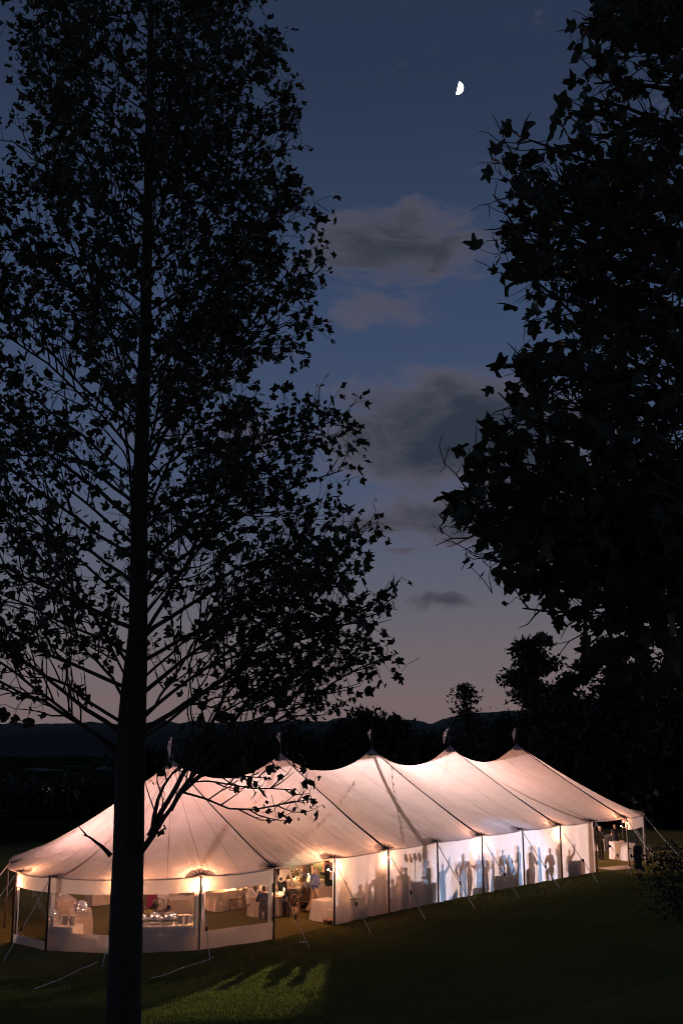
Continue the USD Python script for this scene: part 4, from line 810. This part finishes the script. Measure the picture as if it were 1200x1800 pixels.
t = thing('draped_table', 'table behind the cloth carrying mixing gear', 'table', behind(735, 1.0), UH); obj('tabletop', box(1.8, .7, .04, (0, 0, .9)), M['wood'], t); obj('front_cloth', box(1.8, .02, .86, (0, -.34, .45)), M['navy'], t)
for x in (-.85, .85): obj('leg', box(.05, .6, .88, (x, 0, .44)), M['wood'], t)
obj('mixer', rbox(.7, .45, .16, (-.2, 0, 1.0), .02), M['black'], t)

# ---------------------------------------------------------------- around the tent
t = thing('tray_stand', 'folding wooden tray stand with a round tray outside the cloth wall', 'tray stand', G(614, 1617), UH)
obj('tray', lathe([(0, .80), (.34, .80), (.36, .83), (.345, .83), (.33, .815), (0, .815)], 24), M['dark_wood'], t)
for y in (-.2, .2):
    for s_ in (-1, 1): obj('leg', tube([(s_ * .27, y + .02 * s_, 0), (-s_ * .25, y + .02 * s_, .79)], .017, 7), M['dark_wood'], t)
for s_ in (-1, 1): obj('crossbar', tube([(s_ * .25, -.24, .785), (s_ * .25, .24, .785)], .016, 6), M['dark_wood'], t); obj('strap', tube([(s_ * .22, -.2, .10), (s_ * .22, .2, .10)], .012, 6), M['dark_wood'], t)
t = thing('log_slice', 'round slice of a log at the foot of the doorway pole', 'log slice', G(578, 1625), 20); obj('wood_core', lathe([(0, 0), (.20, 0), (.20, .16), (0, .165)], 18), M['food'], t); obj('bark', lathe([(.20, 0), (.225, .0), (.222, .165), (.20, .165)], 18), M['dark_wood'], t)
person('person in a dark dress standing on the grass outside the far doorway', G(1123, 1539), 25, 'stand', ('front', 'down'), 'dark_suit', 'dark_suit', 'hair_dark', 'skin_b', 1.66, dress=True)
person('man in a dark suit in the far doorway, beside the cloth wall end', G(1056, 1512), 200, 'stand', ('down', 'front'), 'dark_suit', 'dark_suit', 'hair_grey', H=1.82)
person('woman in a black dress with her back turned at the far table', G(1083, 1503), 10, 'stand', ('front', 'front'), 'dark_suit', 'dark_suit', 'hair_blond', H=1.70, dress=True, sleeves=False)
p = G(1094, 1512); draped('bar_table', 'white-draped bar table behind the far clear window', p, UH + 80, 1.4, .6, .95, 'white_linen', seed=21)
bowl('serving bowl on the bar table behind the far clear window', (p[0], p[1], p[2] + .955), 'food')
draped('cake_table', 'pale clothed table at the back of the far doorway', G(1067, 1495), UH, 1.6, .7, .85, 'linen', seed=22)
t = thing('door_mat', 'beige mat on the grass before the far doorway', 'mat', G(1088, 1527), UH - 12); obj('weave', rbox(2.0, 1.1, .02, (0, 0, .02), .008), M['mat'], t); obj('hem', cat(*[box(2.04, .05, .026, (0, y, .022)) for y in (-.55, .55)]), M['mat'], t)
t = thing('exit_lamp', 'small red lamp under the eave at the far doorway', 'lamp', P3(8 * BAY - .35, -R0 - .02, float(eave(24)) - .14), UH); obj('case', rbox(.20, .06, .20, (0, .02, 0), .01), M['black'], t); obj('lens', rbox(.16, .02, .16, (0, -.022, 0), .006), M['red_lamp'], t)
t = thing('paper_napkin', 'crumpled white napkin on the grass before the doorway', 'napkin', G(532, 1659), 30)
obj('fold', grid(lambda u, v: ((u - .5) * .22, (v - .5) * .16, .02 + .03 * np.sin(u * 9) * np.cos(v * 7) + .02), 10, 8), M['white_shirt'], t, True)
for lab, A in (('pale cable lying on the grass left of the tree trunk', ((172, 1692), (140, 1705), (110, 1722), (60, 1740))), ('thin pale cable lying on the grass right of the tree trunk', ((375, 1684), (340, 1697), (300, 1712), (262, 1722)))):
    K = np.array([G(*a) + (0, 0, .02) for a in A]); f = np.linspace(0, 1, 24); K = np.stack([np.interp(f, np.linspace(0, 1, 4), K[:, i]) for i in range(3)], 1); K[:, 0] += .05 * np.sin(f * 9); K[:, 2] = ground(K[:, 0], K[:, 1]) + .02
    tag(obj('ground_cable', tube(K, .016, 6), M['rope']), lab, 'cable')
def garland(label, pts, sag, n):
    t = thing('string_lights', label, 'string lights'); a, b = np.array(pts[0]), np.array(pts[1]); f = np.linspace(0, 1, 40); P = a + (b - a) * f[:, None]; P[:, 2] -= sag * 4 * f * (1 - f)
    obj('cable', tube(P, .012, 5), M['black'], t)
    for q in np.linspace(.03, .97, n): c_ = a + (b - a) * q; c_[2] -= sag * 4 * q * (1 - q); obj('bulb', lathe([(0, -.02), (.02, -.02), (.02, -.06), (.045, -.10), (.03, -.15), (0, -.16)], 8).apply_translation(c_), M['patch'], t)
garland('string of bulbs hanging under the near slope between the second and third peaks', (P3(3.3 * BAY, -.9, float(roofz(3.3 * BAY, -.9)) - .25), P3(1.1 * BAY, -4.6, float(roofz(1.1 * BAY, -4.6)) - .25)), .35, 12)
garland('string of bulbs falling under the slope below the third peak', (P3(4.1 * BAY, -.8, float(roofz(4.1 * BAY, -.8)) - .3), P3(2.6 * BAY, -5.9, float(roofz(2.6 * BAY, -5.9)) - .25)), .5, 14)

# ---------------------------------------------------------------- trees
LEAF = np.array([(0, 0, 0), (.36, .10, .10), (.50, .30, .14), (.34, .44, .08), (.46, .82, .14), (.30, .84, .10), (0, .68, 0), (-.30, .84, .10), (-.46, .82, .14), (-.34, .44, .08), (-.50, .30, .14), (-.36, .10, .10), (0, .36, -.02)])
LEAF[:, 1] += .12
LF = np.array([(12, i, (i + 1) % 12) for i in range(12)])
PET = np.array([(-.012, 0, 0), (.012, 0, 0), (.012, .13, 0), (-.012, .13, 0)])
TL = np.vstack([LEAF, PET]); TF_ = np.vstack([LF, [(13, 14, 15), (13, 15, 16)]])
def frames(D, q):
    n = q.normal(size=D.shape); n -= D * (n * D).sum(1, keepdims=True); n /= np.linalg.norm(n, axis=1, keepdims=True); return np.stack([np.cross(D, n), D, n], -1)
def leaves(P, D, S, q):
    R = frames(D, q); T = TL.copy()
    curl = q.uniform(.3, 1.9, len(P)); V = np.repeat(T[None], len(P), 0); V[:, :, 2] *= curl[:, None]; V[:, :, 0] *= q.uniform(.62, 1.12, (len(P), 1)); V[:, :, 2] += (V[:, :, 1] ** 2) * q.uniform(-.5, .5, (len(P), 1)); V[:, :13, :2] += q.normal(0, .035, (len(P), 13, 2))
    V = np.einsum('nij,nkj->nki', R, V) * S[:, None, None] + P[:, None]
    return V
def inframe(P, m=.06):
    d = np.asarray(P) - (0, 0, CZ); c = d[:, 1] * math.cos(PITCH) + d[:, 2] * math.sin(PITCH); u = -d[:, 1] * math.sin(PITCH) + d[:, 2] * math.cos(PITCH)
    px = 600 + FPX * d[:, 0] / np.maximum(c, .1); py = 900 - FPX * u / np.maximum(c, .1)
    return (c > 1) & (px > -1200 * m) & (px < 1200 * (1 + m)) & (py > -1800 * m) & (py < 1800 * (1 + m)), px, py
def bez(a, d0, d1, L, n, q, wob):
    p, P = np.array(a, float), [np.array(a, float)]
    for i in range(n):
        f = (i + .5) / n; d = d0 * (1 - f) + d1 * f + q.normal(size=3) * wob; d /= np.linalg.norm(d); p = p + d * L / n; P.append(p.copy())
    return np.array(P)
def grow(t, trunk, limbs, q, trim, dens, leaf_size, twig_len=.34, keep=lambda P: np.ones(len(P), bool), sub=(.30, .26), low=.22, spread=1., up=.35, twigs_in=None):
    twigs_in = twigs_in or keep
    """Limbs with side branches, twigs and leaves. limbs: (start, first direction, last direction, length, radius)."""
    tw, LP, LD = [], [], []
    for (a, d0, d1, Ln, r) in limbs:
        n = max(5, int(Ln / .28)); P = bez(a, d0, d1, Ln, n, q, .07)
        bad = np.nonzero(~trim(P))[0]
        if len(bad): n = max(3, bad[0] - 1); P = P[:n + 1]; Ln = float(np.linalg.norm(np.diff(P, axis=0), axis=1).sum())
        obj('branch', tube(P, np.linspace(r, .008, n + 1), 6), M['bark'], t)
        m = int(Ln / .17); sgn = 1
        for j in range(m):
            f = low + (1 - low) * (j + q.uniform(0, 1)) / m; k = f * n; i = min(int(k), n - 1); p = P[i] + (P[i + 1] - P[i]) * (k - i); T = P[i + 1] - P[i]; T /= np.linalg.norm(T)
            side = q.normal(size=3); side -= T * (side @ T); side /= np.linalg.norm(side); sgn = -sgn
            d = T * .75 + side * .75 * spread + np.array([0, 0, up * .5]); d /= np.linalg.norm(d)
            l2 = (sub[0] * Ln * (1 - f) + sub[1]) * q.uniform(.6, 1.25) + .12
            n2 = max(3, int(l2 / .16)); P2 = bez(p, d, d * .8 + np.array([0, 0, up]), l2, n2, q, .13)
            tw.append((P2, np.linspace(.010 + .004 * l2, .004, n2 + 1)))
            for i2 in range(1, n2 + 1):
                for _ in range(2 if i2 < n2 else 3):
                    if q.uniform() > dens(P2[i2]): continue
                    dd = q.normal(size=3) * .8 + (P2[i2] - P2[i2 - 1]) / np.linalg.norm(P2[i2] - P2[i2 - 1]) * .7; dd /= np.linalg.norm(dd)
                    lt_ = twig_len * q.uniform(.15, 1.); e = P2[i2] + dd * lt_
                    if lt_ > .12: tw.append((np.array([P2[i2], P2[i2] + dd * lt_ * .5 + q.normal(size=3) * .02, e]), np.array([.005, .004, .003])))
                    for _ in range(q.integers(1, 4)):
                        g = dd * .5 + q.normal(size=3) * .8 + (0, 0, -.1); g /= np.linalg.norm(g); LP.append(e + q.normal(size=3) * .03); LD.append(g)
    LP, LD = np.array(LP), np.array(LD); k = keep(LP); LP, LD = LP[k], LD[k]
    kt = twigs_in(np.array([P[-1] for P, _ in tw])); tw = [w for w, o in zip(tw, kt) if o]
    S = leaf_size * np.clip(q.lognormal(-.28, .32, len(LP)), .35, 1.25); V = leaves(LP, LD, S, q)
    vis, _, _ = inframe(LP, 0.); near = np.argsort(np.linalg.norm(LP - (0, 0, CZ), axis=1) - S * 6 + 1e3 * ~vis)
    for i in near[:300]: obj('leaf', (V[i], TF_), M['leaf'], t, False)
    rest = near[300:]; n = len(rest); F = (TF_[None] + (np.arange(n) * len(TL))[:, None, None]).reshape(-1, 3)
    tag(obj('foliage', (V[rest].reshape(-1, 3), F), M['leaf'], t, False), kind='stuff')
    Vs, Fs, o = [], [], 0
    for P, R in tw:
        g = tube(P, R, 3, False); Vs.append(g.vertices); Fs.append(g.faces + o); o += len(g.vertices)
    tag(obj('twigs', (np.vstack(Vs), np.vstack(Fs)), M['twig'], t, False), kind='stuff')
    return len(LP)
def trunk_mesh(pts, rad, seed, sides=18):
    P = np.array(pts); n = 60; f = np.linspace(0, 1, n); s = np.concatenate([[0], np.cumsum(np.linalg.norm(np.diff(P, axis=0), axis=1))]); s /= s[-1]
    Q = np.stack([np.interp(f, s, P[:, i]) for i in range(3)], 1); R = np.interp(f, s, rad); m = tube(Q, R, sides)
    v = np.array(m.vertices); c = np.vstack([np.repeat(Q, sides, 0), Q[:1], Q[-1:]]); d = v - c
    k = 1 + .10 * (meshkit.noise(np.stack([v[:, 0] * 9, v[:, 1] * 9, v[:, 2] * 1.6], -1) + seed) - .5); m.vertices = c + d * k[:, None]; return m
# left: a tulip tree whose trunk stands between the eye and the tent
q = np.random.default_rng(21); YT = 13.0
tr = thing('tulip_tree', 'tall tulip tree with a straight dark trunk in front of the tent', 'tree', (0, 0, 0))
prof = [(1800, 217, 60), (1700, 219, 59), (1600, 222, 58), (1500, 225, 55), (1350, 228, 54), (1250, 233, 51), (1100, 243, 39), (900, 245, 34), (750, 250, 29), (550, 256, 24), (300, 261, 17), (0, 265, 10), (-300, 268, 6)]
TP, TR = [], []
for y, x, w in prof: p = AT(x, y, YT); TP.append(p); TR.append((.90 if y > 1200 else .82) * w / 2 / FPX * np.linalg.norm(p - (0, 0, CZ)))
foot = TP[0].copy(); foot[2] = float(ground(foot[0], foot[1])) - .15; TP.insert(0, foot); TR.insert(0, TR[0] * 1.25)
obj('trunk', trunk_mesh(TP, TR, 3), M['bark'], tr)
TP, TR = np.array(TP), np.array(TR)
def on_trunk(z): return np.array([np.interp(z, TP[:, 2], TP[:, 0]), np.interp(z, TP[:, 2], TP[:, 1]), z]), float(np.interp(z, TP[:, 2], TR))
zpx = [AT(250, y, YT)[2] for y in (1290, 1200, 1000, 790, 640, 560, 400, 290, 230, 100, 0, -300)]; wpx = [(x - 248) / FPX * YT for x in (745, 745, 722, 705, 655, 650, 612, 600, 570, 585, 585, 550)]
def crown_r(z): return float(np.interp(z, zpx, wpx))
limbs = []; z = AT(250, 1325, YT)[2]; az = 1.0; ztop = AT(250, -260, YT)[2]
while z < ztop:
    c, r = on_trunk(z); az += 2.399 + q.normal() * .25; f = (z - zpx[0]) / (ztop - zpx[0])
    e0 = math.radians(q.uniform(24, 44) + 16 * f); e1 = math.radians(q.uniform(10, 40) + 26 * f)
    h = np.array([math.cos(az), math.sin(az) * .9, 0])
    Rr = crown_r(z + .5 + 1.1 * f) * q.uniform(.74, 1.0); Ln = max(.8, Rr / max(.35, math.cos((e0 + e1) / 2)) - .25)
    d0 = h * math.cos(e0) + (0, 0, math.sin(e0)); d1 = h * math.cos(e1) + (0, 0, math.sin(e1))
    limbs.append((c + h * r * .5, d0, d1, Ln, min(.034, r * .30) * q.uniform(.5, 1.)))
    z += q.uniform(.075, .15)
# the low limb that crosses the roof
c0 = AT(246, 1500, YT - .1)
low = [(AT(262, 1470, YT), np.array([.40, .15, .9]), np.array([.62, .1, .78]), 4.3, .036), (AT(300, 1425, YT - .05), np.array([.55, -.2, .8]), np.array([.88, -.1, .48]), 4.3, .028), (AT(335, 1376, YT - .1), np.array([.72, .1, .68]), np.array([.97, .0, .24]), 3.7, .024), (AT(322, 1392, YT), np.array([.6, .5, .65]), np.array([.85, .3, .42]), 3.9, .024),
       (AT(238, 1300, YT), np.array([.75, -.3, .55]), np.array([.95, -.1, .25]), 3.6, .036), (AT(215, 1290, YT), np.array([-.75, .1, .6]), np.array([-.9, 0, .4]), 2.6, .034), (AT(212, 1330, YT), np.array([-.7, -.2, .62]), np.array([-.92, 0, .2]), 2.4, .034),
       (c0, np.array([.62, .0, .78]), np.array([.45, .05, .90]), 1.25, .044), (AT(268, 1462, YT - .12), np.array([-.1, 0, 1.]), np.array([.75, .1, .6]), .95, .035), (AT(318, 1392, YT - .1), np.array([.9, .1, -.35]), np.array([.93, -.1, .25]), 1.6, .016), (AT(330, 1375, YT - .1), np.array([.95, -.2, -.05]), np.array([.9, 0, -.05]), 1.35, .012), (AT(335, 1372, YT - .1), np.array([.95, .2, .25]), np.array([.95, 0, -.2]), .9, .012), (AT(195, 1505, YT), np.array([-.6, 0, .65]), np.array([-.8, .1, .3]), .45, .032)]
zl = AT(250, 1290, YT)[2]; zm = AT(250, 650, YT)[2]; zh = AT(250, 300, YT)[2]
def dens(p):
    c, _ = on_trunk(min(p[2], TP[-1, 2])); d = math.hypot(p[0] - c[0], p[1] - c[1]) / max(.3, crown_r(p[2])); f = float(np.interp(p[2], [zl - 2.5, zl - .5, zl, zm, zh], [.24, .27, .58, .78, 1.05])); right = .13 * float(sm(0, 1.2, p[0] - c[0]))
    return (f + right) * (.32 + .85 * float(sm(.15, .75, d)))
def keepL(P):
    k, px, py = inframe(P, .05)
    c = np.array([on_trunk(min(p[2], TP[-1, 2]))[0] for p in P]); d = np.hypot(P[:, 0] - c[:, 0], P[:, 1] - c[:, 1]); R = np.array([crown_r(p[2]) for p in P])
    rag = .90 + .26 * (meshkit.noise(P * 2.1 + 40) - .3)
    return k & ((d < R * rag) | (P[:, 2] < zl)) & (meshkit.noise(P * 2.2 + 70) > .30)
def trimL(P):
    c = np.array([on_trunk(min(p[2], TP[-1, 2]))[0] for p in P]); return (np.hypot(P[:, 0] - c[:, 0], P[:, 1] - c[:, 1]) < np.array([crown_r(p[2]) for p in P]) * .95) | (P[:, 2] < zl)
n = grow(tr, None, limbs + low, q, trimL, dens, .128, keep=keepL)
print('left leaves', n, 'limbs', len(limbs))
# right: a nearer tulip tree, trunk just outside the picture
q = np.random.default_rng(5); YR = 8.2
tr2 = thing('tulip_tree', 'nearer tulip tree with dense big leaves filling the right side', 'tree', (0, 0, 0))
b0 = AT(1345, 900, YR); gz = float(ground(b0[0], b0[1])); TP2 = np.array([(b0[0], YR, gz - .2), (b0[0] + .05, YR, gz + 3), (b0[0] + .1, YR, gz + 8), (b0[0] + .12, YR, gz + 14)]); TR2 = np.array([.24, .19, .11, .03])
obj('trunk', trunk_mesh(TP2, TR2, 8), M['bark'], tr2)
z2 = [AT(900, y, YR)[2] for y in (1260, 1190, 1100, 1040, 990, 900, 770, 690, 610, 540, 440, 330, 260, 180, 60, 0, -300)]; w2 = [(1345 - x) / FPX * YR for x in (1060, 1000, 945, 850, 790, 748, 755, 850, 915, 850, 840, 850, 872, 1000, 1030, 1048, 1100)]
def cr2(z): return float(np.interp(z, z2, w2))
limbs = []; z = AT(900, 1275, YR)[2]; az = .4
while z < gz + 13.2:
    f = (z - gz) / 13; az = math.pi + q.uniform(-1.35, 1.35); c = np.array([np.interp(z, TP2[:, 2], TP2[:, 0]), YR, z]); r = float(np.interp(z, TP2[:, 2], TR2))
    e0 = math.radians(q.uniform(12, 40)); e1 = math.radians(q.uniform(0, 32)); h = np.array([math.cos(az), math.sin(az) * .8, 0])
    Rr = cr2(z + .4) * q.uniform(.95, 1.25); Ln = max(.7, Rr / max(.5, math.cos((e0 + e1) / 2)) - .2)
    limbs.append((c, h * math.cos(e0) + (0, 0, math.sin(e0)), h * math.cos(e1) + (0, 0, math.sin(e1)), Ln, min(.045, r * .35))); z += q.uniform(.085, .15)
for k in range(14):
    z = float(AT(900, q.uniform(930, 1130), YR)[2]); az = math.pi + q.uniform(-.55, .55); c = np.array([np.interp(z, TP2[:, 2], TP2[:, 0]), YR, z]); e0 = math.radians(q.uniform(8, 22)); e1 = math.radians(q.uniform(-6, 14)); h = np.array([math.cos(az), math.sin(az) * .8, 0])
    limbs.append((c, h * math.cos(e0) + (0, 0, math.sin(e0)), h * math.cos(e1) + (0, 0, math.sin(e1)), cr2(z + .4) * q.uniform(.9, 1.15), .032))
def keepR(P):
    k, px, py = inframe(P, .03); return k & (P[:, 2] > AT(900, 1300, YR)[2]) & ((meshkit.noise(P * 2.3 + 5) > .35) | (np.hypot(P[:, 0] - b0[0], P[:, 1] - YR) > .7 * np.array([cr2(p[2]) for p in P]))) & (np.hypot(P[:, 0] - b0[0], (P[:, 1] - YR) * .9) < np.array([cr2(p[2]) for p in P]) * (.93 + .34 * (meshkit.noise(P * 2.3 + 11) - .42)))
n = grow(tr2, None, limbs, q, lambda P: np.hypot(P[:, 0] - b0[0], (P[:, 1] - YR) * .9) < np.array([cr2(p[2]) for p in P]) * .92, lambda p: float(np.interp(p[2], [z2[1], z2[3], z2[8]], [.46, .47, .44])) , .17, twigs_in=lambda P: inframe(P, .05)[0] & (np.hypot(P[:, 0] - b0[0], (P[:, 1] - YR) * .9) < np.array([cr2(p[2]) for p in P]) * 1.08), keep=keepR, low=.12, twig_len=.30, up=.12)
print('right leaves', n, 'limbs', len(limbs))
# far trees
def clump_tree(name, label, base_pt, H, cw, seed, kind='broad', trunkfrac=.25, group=None, nl=1500, size=.35):
    q = np.random.default_rng(seed); t = thing(name, label, 'tree', base_pt, q.uniform(0, 360), group)
    tk = [(0, 0, -.6)] + [(q.normal() * .05 * H * f, q.normal() * .05 * H * f, H * f) for f in (.25, .5, .75, .97)]; obj('trunk', tube(tk, np.array([.028, .024, .019, .012, .004]) * H * .75, 8), M['bark'], t)
    P, LB = [], []
    nb = 30 if kind == 'pine' else 40
    for i in range(nb):
        f = trunkfrac + (1 - trunkfrac) * (i + q.uniform()) / nb; a = q.uniform(0, 6.28); g = (f - trunkfrac) / (1 - trunkfrac)
        wid = cw * ((.95 - .55 * g ** 1.5) * (.55 + .65 * q.uniform()) if kind == 'pine' else math.sin(math.pi * min(1, .18 + .80 * g)) ** .7 * q.uniform(.5, 1.05))
        c = np.array([np.interp(f, (0, .25, .5, .75, .97), [k[j] for k in tk]) for j in (0, 1)] + [H * f]); e = c + np.array([math.cos(a) * wid, math.sin(a) * wid, wid * (.05 if kind == 'pine' else .35) * q.uniform(.2, 1.6)])
        LB.append(tube([c, (c + e) / 2 + (0, 0, -.02 * H if kind == 'pine' else .02 * H), e], [.006 * H, .004 * H, .002 * H], 5))
        m = nl // nb; k = q.uniform(.25, 1.0, m); p = c + (e - c) * k[:, None]; sp = wid * (.17 if kind == 'pine' else .30) + .2; p = p + q.normal(size=(m, 3)) * sp * np.array([1, 1, .42 if kind == 'pine' else .75]); P.append(p)
    obj('limbs', cat(*LB), M['bark'], t); P = np.vstack(P); D = q.normal(size=P.shape); D /= np.linalg.norm(D, axis=1, keepdims=True); R = frames(D, q); S = size * q.uniform(.5, 1.3, len(P))
    Q = np.array([(0, 0, 0), (.35, .35, .05), (.1, .55, 0), (0, 1., .05), (-.3, .5, .1)]); V = np.einsum('nij,kj->nki', R, Q) * S[:, None, None] + P[:, None]; n = len(P)
    F = (np.array([(0, 1, 2), (0, 2, 4), (2, 3, 4)])[None] + (np.arange(n) * 5)[:, None, None]).reshape(-1, 3)
    tag(obj('crown', (V.reshape(-1, 3), F), M['needle' if kind == 'pine' else 'far_leaf'], t, False), kind='stuff')
    return t
def far_tree(name, label, px, ytop, Y, wpx_, seed, kind='broad', **kw):
    top = AT(px, ytop, Y); z0 = float(ground(top[0], top[1])) - .3; clump_tree(name, label, (top[0], top[1], z0), top[2] - z0, wpx_ / FPX * Y / 2, seed, kind, **kw)
far_tree('pine_tree', 'tall pine standing clear against the dusk right of the moonlit gap', 928, 1122, 85, 110, 31, 'pine', trunkfrac=.52, nl=4600, size=.5)
far_tree('pine_tree', 'second pine, its ragged top showing under the right tree', 1022, 1128, 88, 90, 32, 'pine', trunkfrac=.45, nl=3800, size=.5)
far_tree('small_tree', 'small round tree alone on the skyline left of the pines', 830, 1206, 120, 62, 33, 'broad', trunkfrac=.45, nl=1500, size=.5)
wood = [(985, 1235, 80, 130, 'bushy dark tree at the foot of the tall pine'), (1075, 1180, 84, 150, 'broad dark tree right of the two pines'), (1140, 1170, 92, 150, 'dark tree second from the right edge in the wood'), (1200, 1120, 96, 170, 'tallest dark tree of the wood, at the right edge'), (1250, 1100, 92, 160, 'dark tree cut by the right edge of the view'),
        (1100, 1290, 96, 150, 'low dark tree straight behind the tent right end'), (1180, 1280, 100, 190, 'low dark tree right of the tent right end'), (1230, 1330, 96, 200, 'lowest dark tree at the right edge beyond the tent'), (900, 1288, 105, 150, 'dark tree behind the rightmost tent peak'), (1000, 1300, 98, 170, 'dark tree behind the long slope right of the last peak'), (1160, 1390, 104, 150, 'dark low tree just above the far guy ropes'), (1060, 1340, 94, 160, 'dark tree just over the tent right slope')]
for i, (px, yt, Y, w, lab) in enumerate(wood):
    far_tree('woodland_tree', lab, px, yt, Y, w, 50 + i, 'broad', trunkfrac=.12, nl=6000, size=.6, group='dark trees massed behind the tent right end')
mids = [(-40, 1408, 190, 170, 'low dark tree at the left edge before the lake'), (60, 1412, 180, 150, 'low dark tree before the lake, second from the left edge'), (160, 1408, 185, 170, 'low dark tree before the lake, beside the tulip trunk'), (262, 1330, 190, 150, 'dark tree just right of the tulip trunk behind the tent'), (360, 1300, 200, 170, 'dark tree between the first and second tent peaks'), (440, 1296, 200, 140, 'dark tree left of the second tent peak'), (520, 1296, 210, 150, 'dark tree right of the second tent peak'),
        (600, 1275, 200, 110, 'dark tree left of the third tent peak'), (655, 1257, 190, 110, 'tallest dark tree of the row, above the third tent peak'), (698, 1266, 195, 80, 'dark tree just right of the third tent peak'), (770, 1302, 180, 130, 'dark tree behind the fourth tent peak'), (850, 1290, 170, 150, 'dark tree between the fourth and fifth tent peaks')]
for i, (px, yt, Y, w, lab) in enumerate(mids):
    far_tree('hedgerow_tree', lab, px, yt, Y, w, 80 + i, 'broad', trunkfrac=.10, nl=4200, size=1.1, group='dark trees in the row between the tent and the hills')
far_tree('shrub', 'dark shrub on the slope at the right edge', 1186, 1502, 30, 85, 99, 'broad', trunkfrac=.22, nl=1000, size=.13)
# ---------------------------------------------------------------- moon
d = ray(804, 154); d = d / np.linalg.norm(d); mo = d * 3000 + np.array([0, 0, CZ]); mr = 3000 * 10.3 / FPX / 1.05
rgt = np.array([1., 0, 0]); upv = np.cross(rgt, d); upv /= np.linalg.norm(upv); rgt = np.cross(d, upv)
tilt = math.radians(-12); ru, uu = rgt * math.cos(tilt) + upv * math.sin(tilt), upv * math.cos(tilt) - rgt * math.sin(tilt)
s_ = m3.Manifold.sphere(mr, 48); lit = (s_ ^ m3.Manifold.cube((2 * mr, 4 * mr, 4 * mr), True).translate((mr * .96, 0, 0))); v = tm(lit); q_ = np.array(v.vertices); v.vertices = mo + q_[:, :1] * ru + q_[:, 1:2] * uu - q_[:, 2:3] * d
t = thing('moon', 'half-lit moon high in the dusk sky', 'moon'); obj('lit_face', v, M['moonlit'], t, 60)
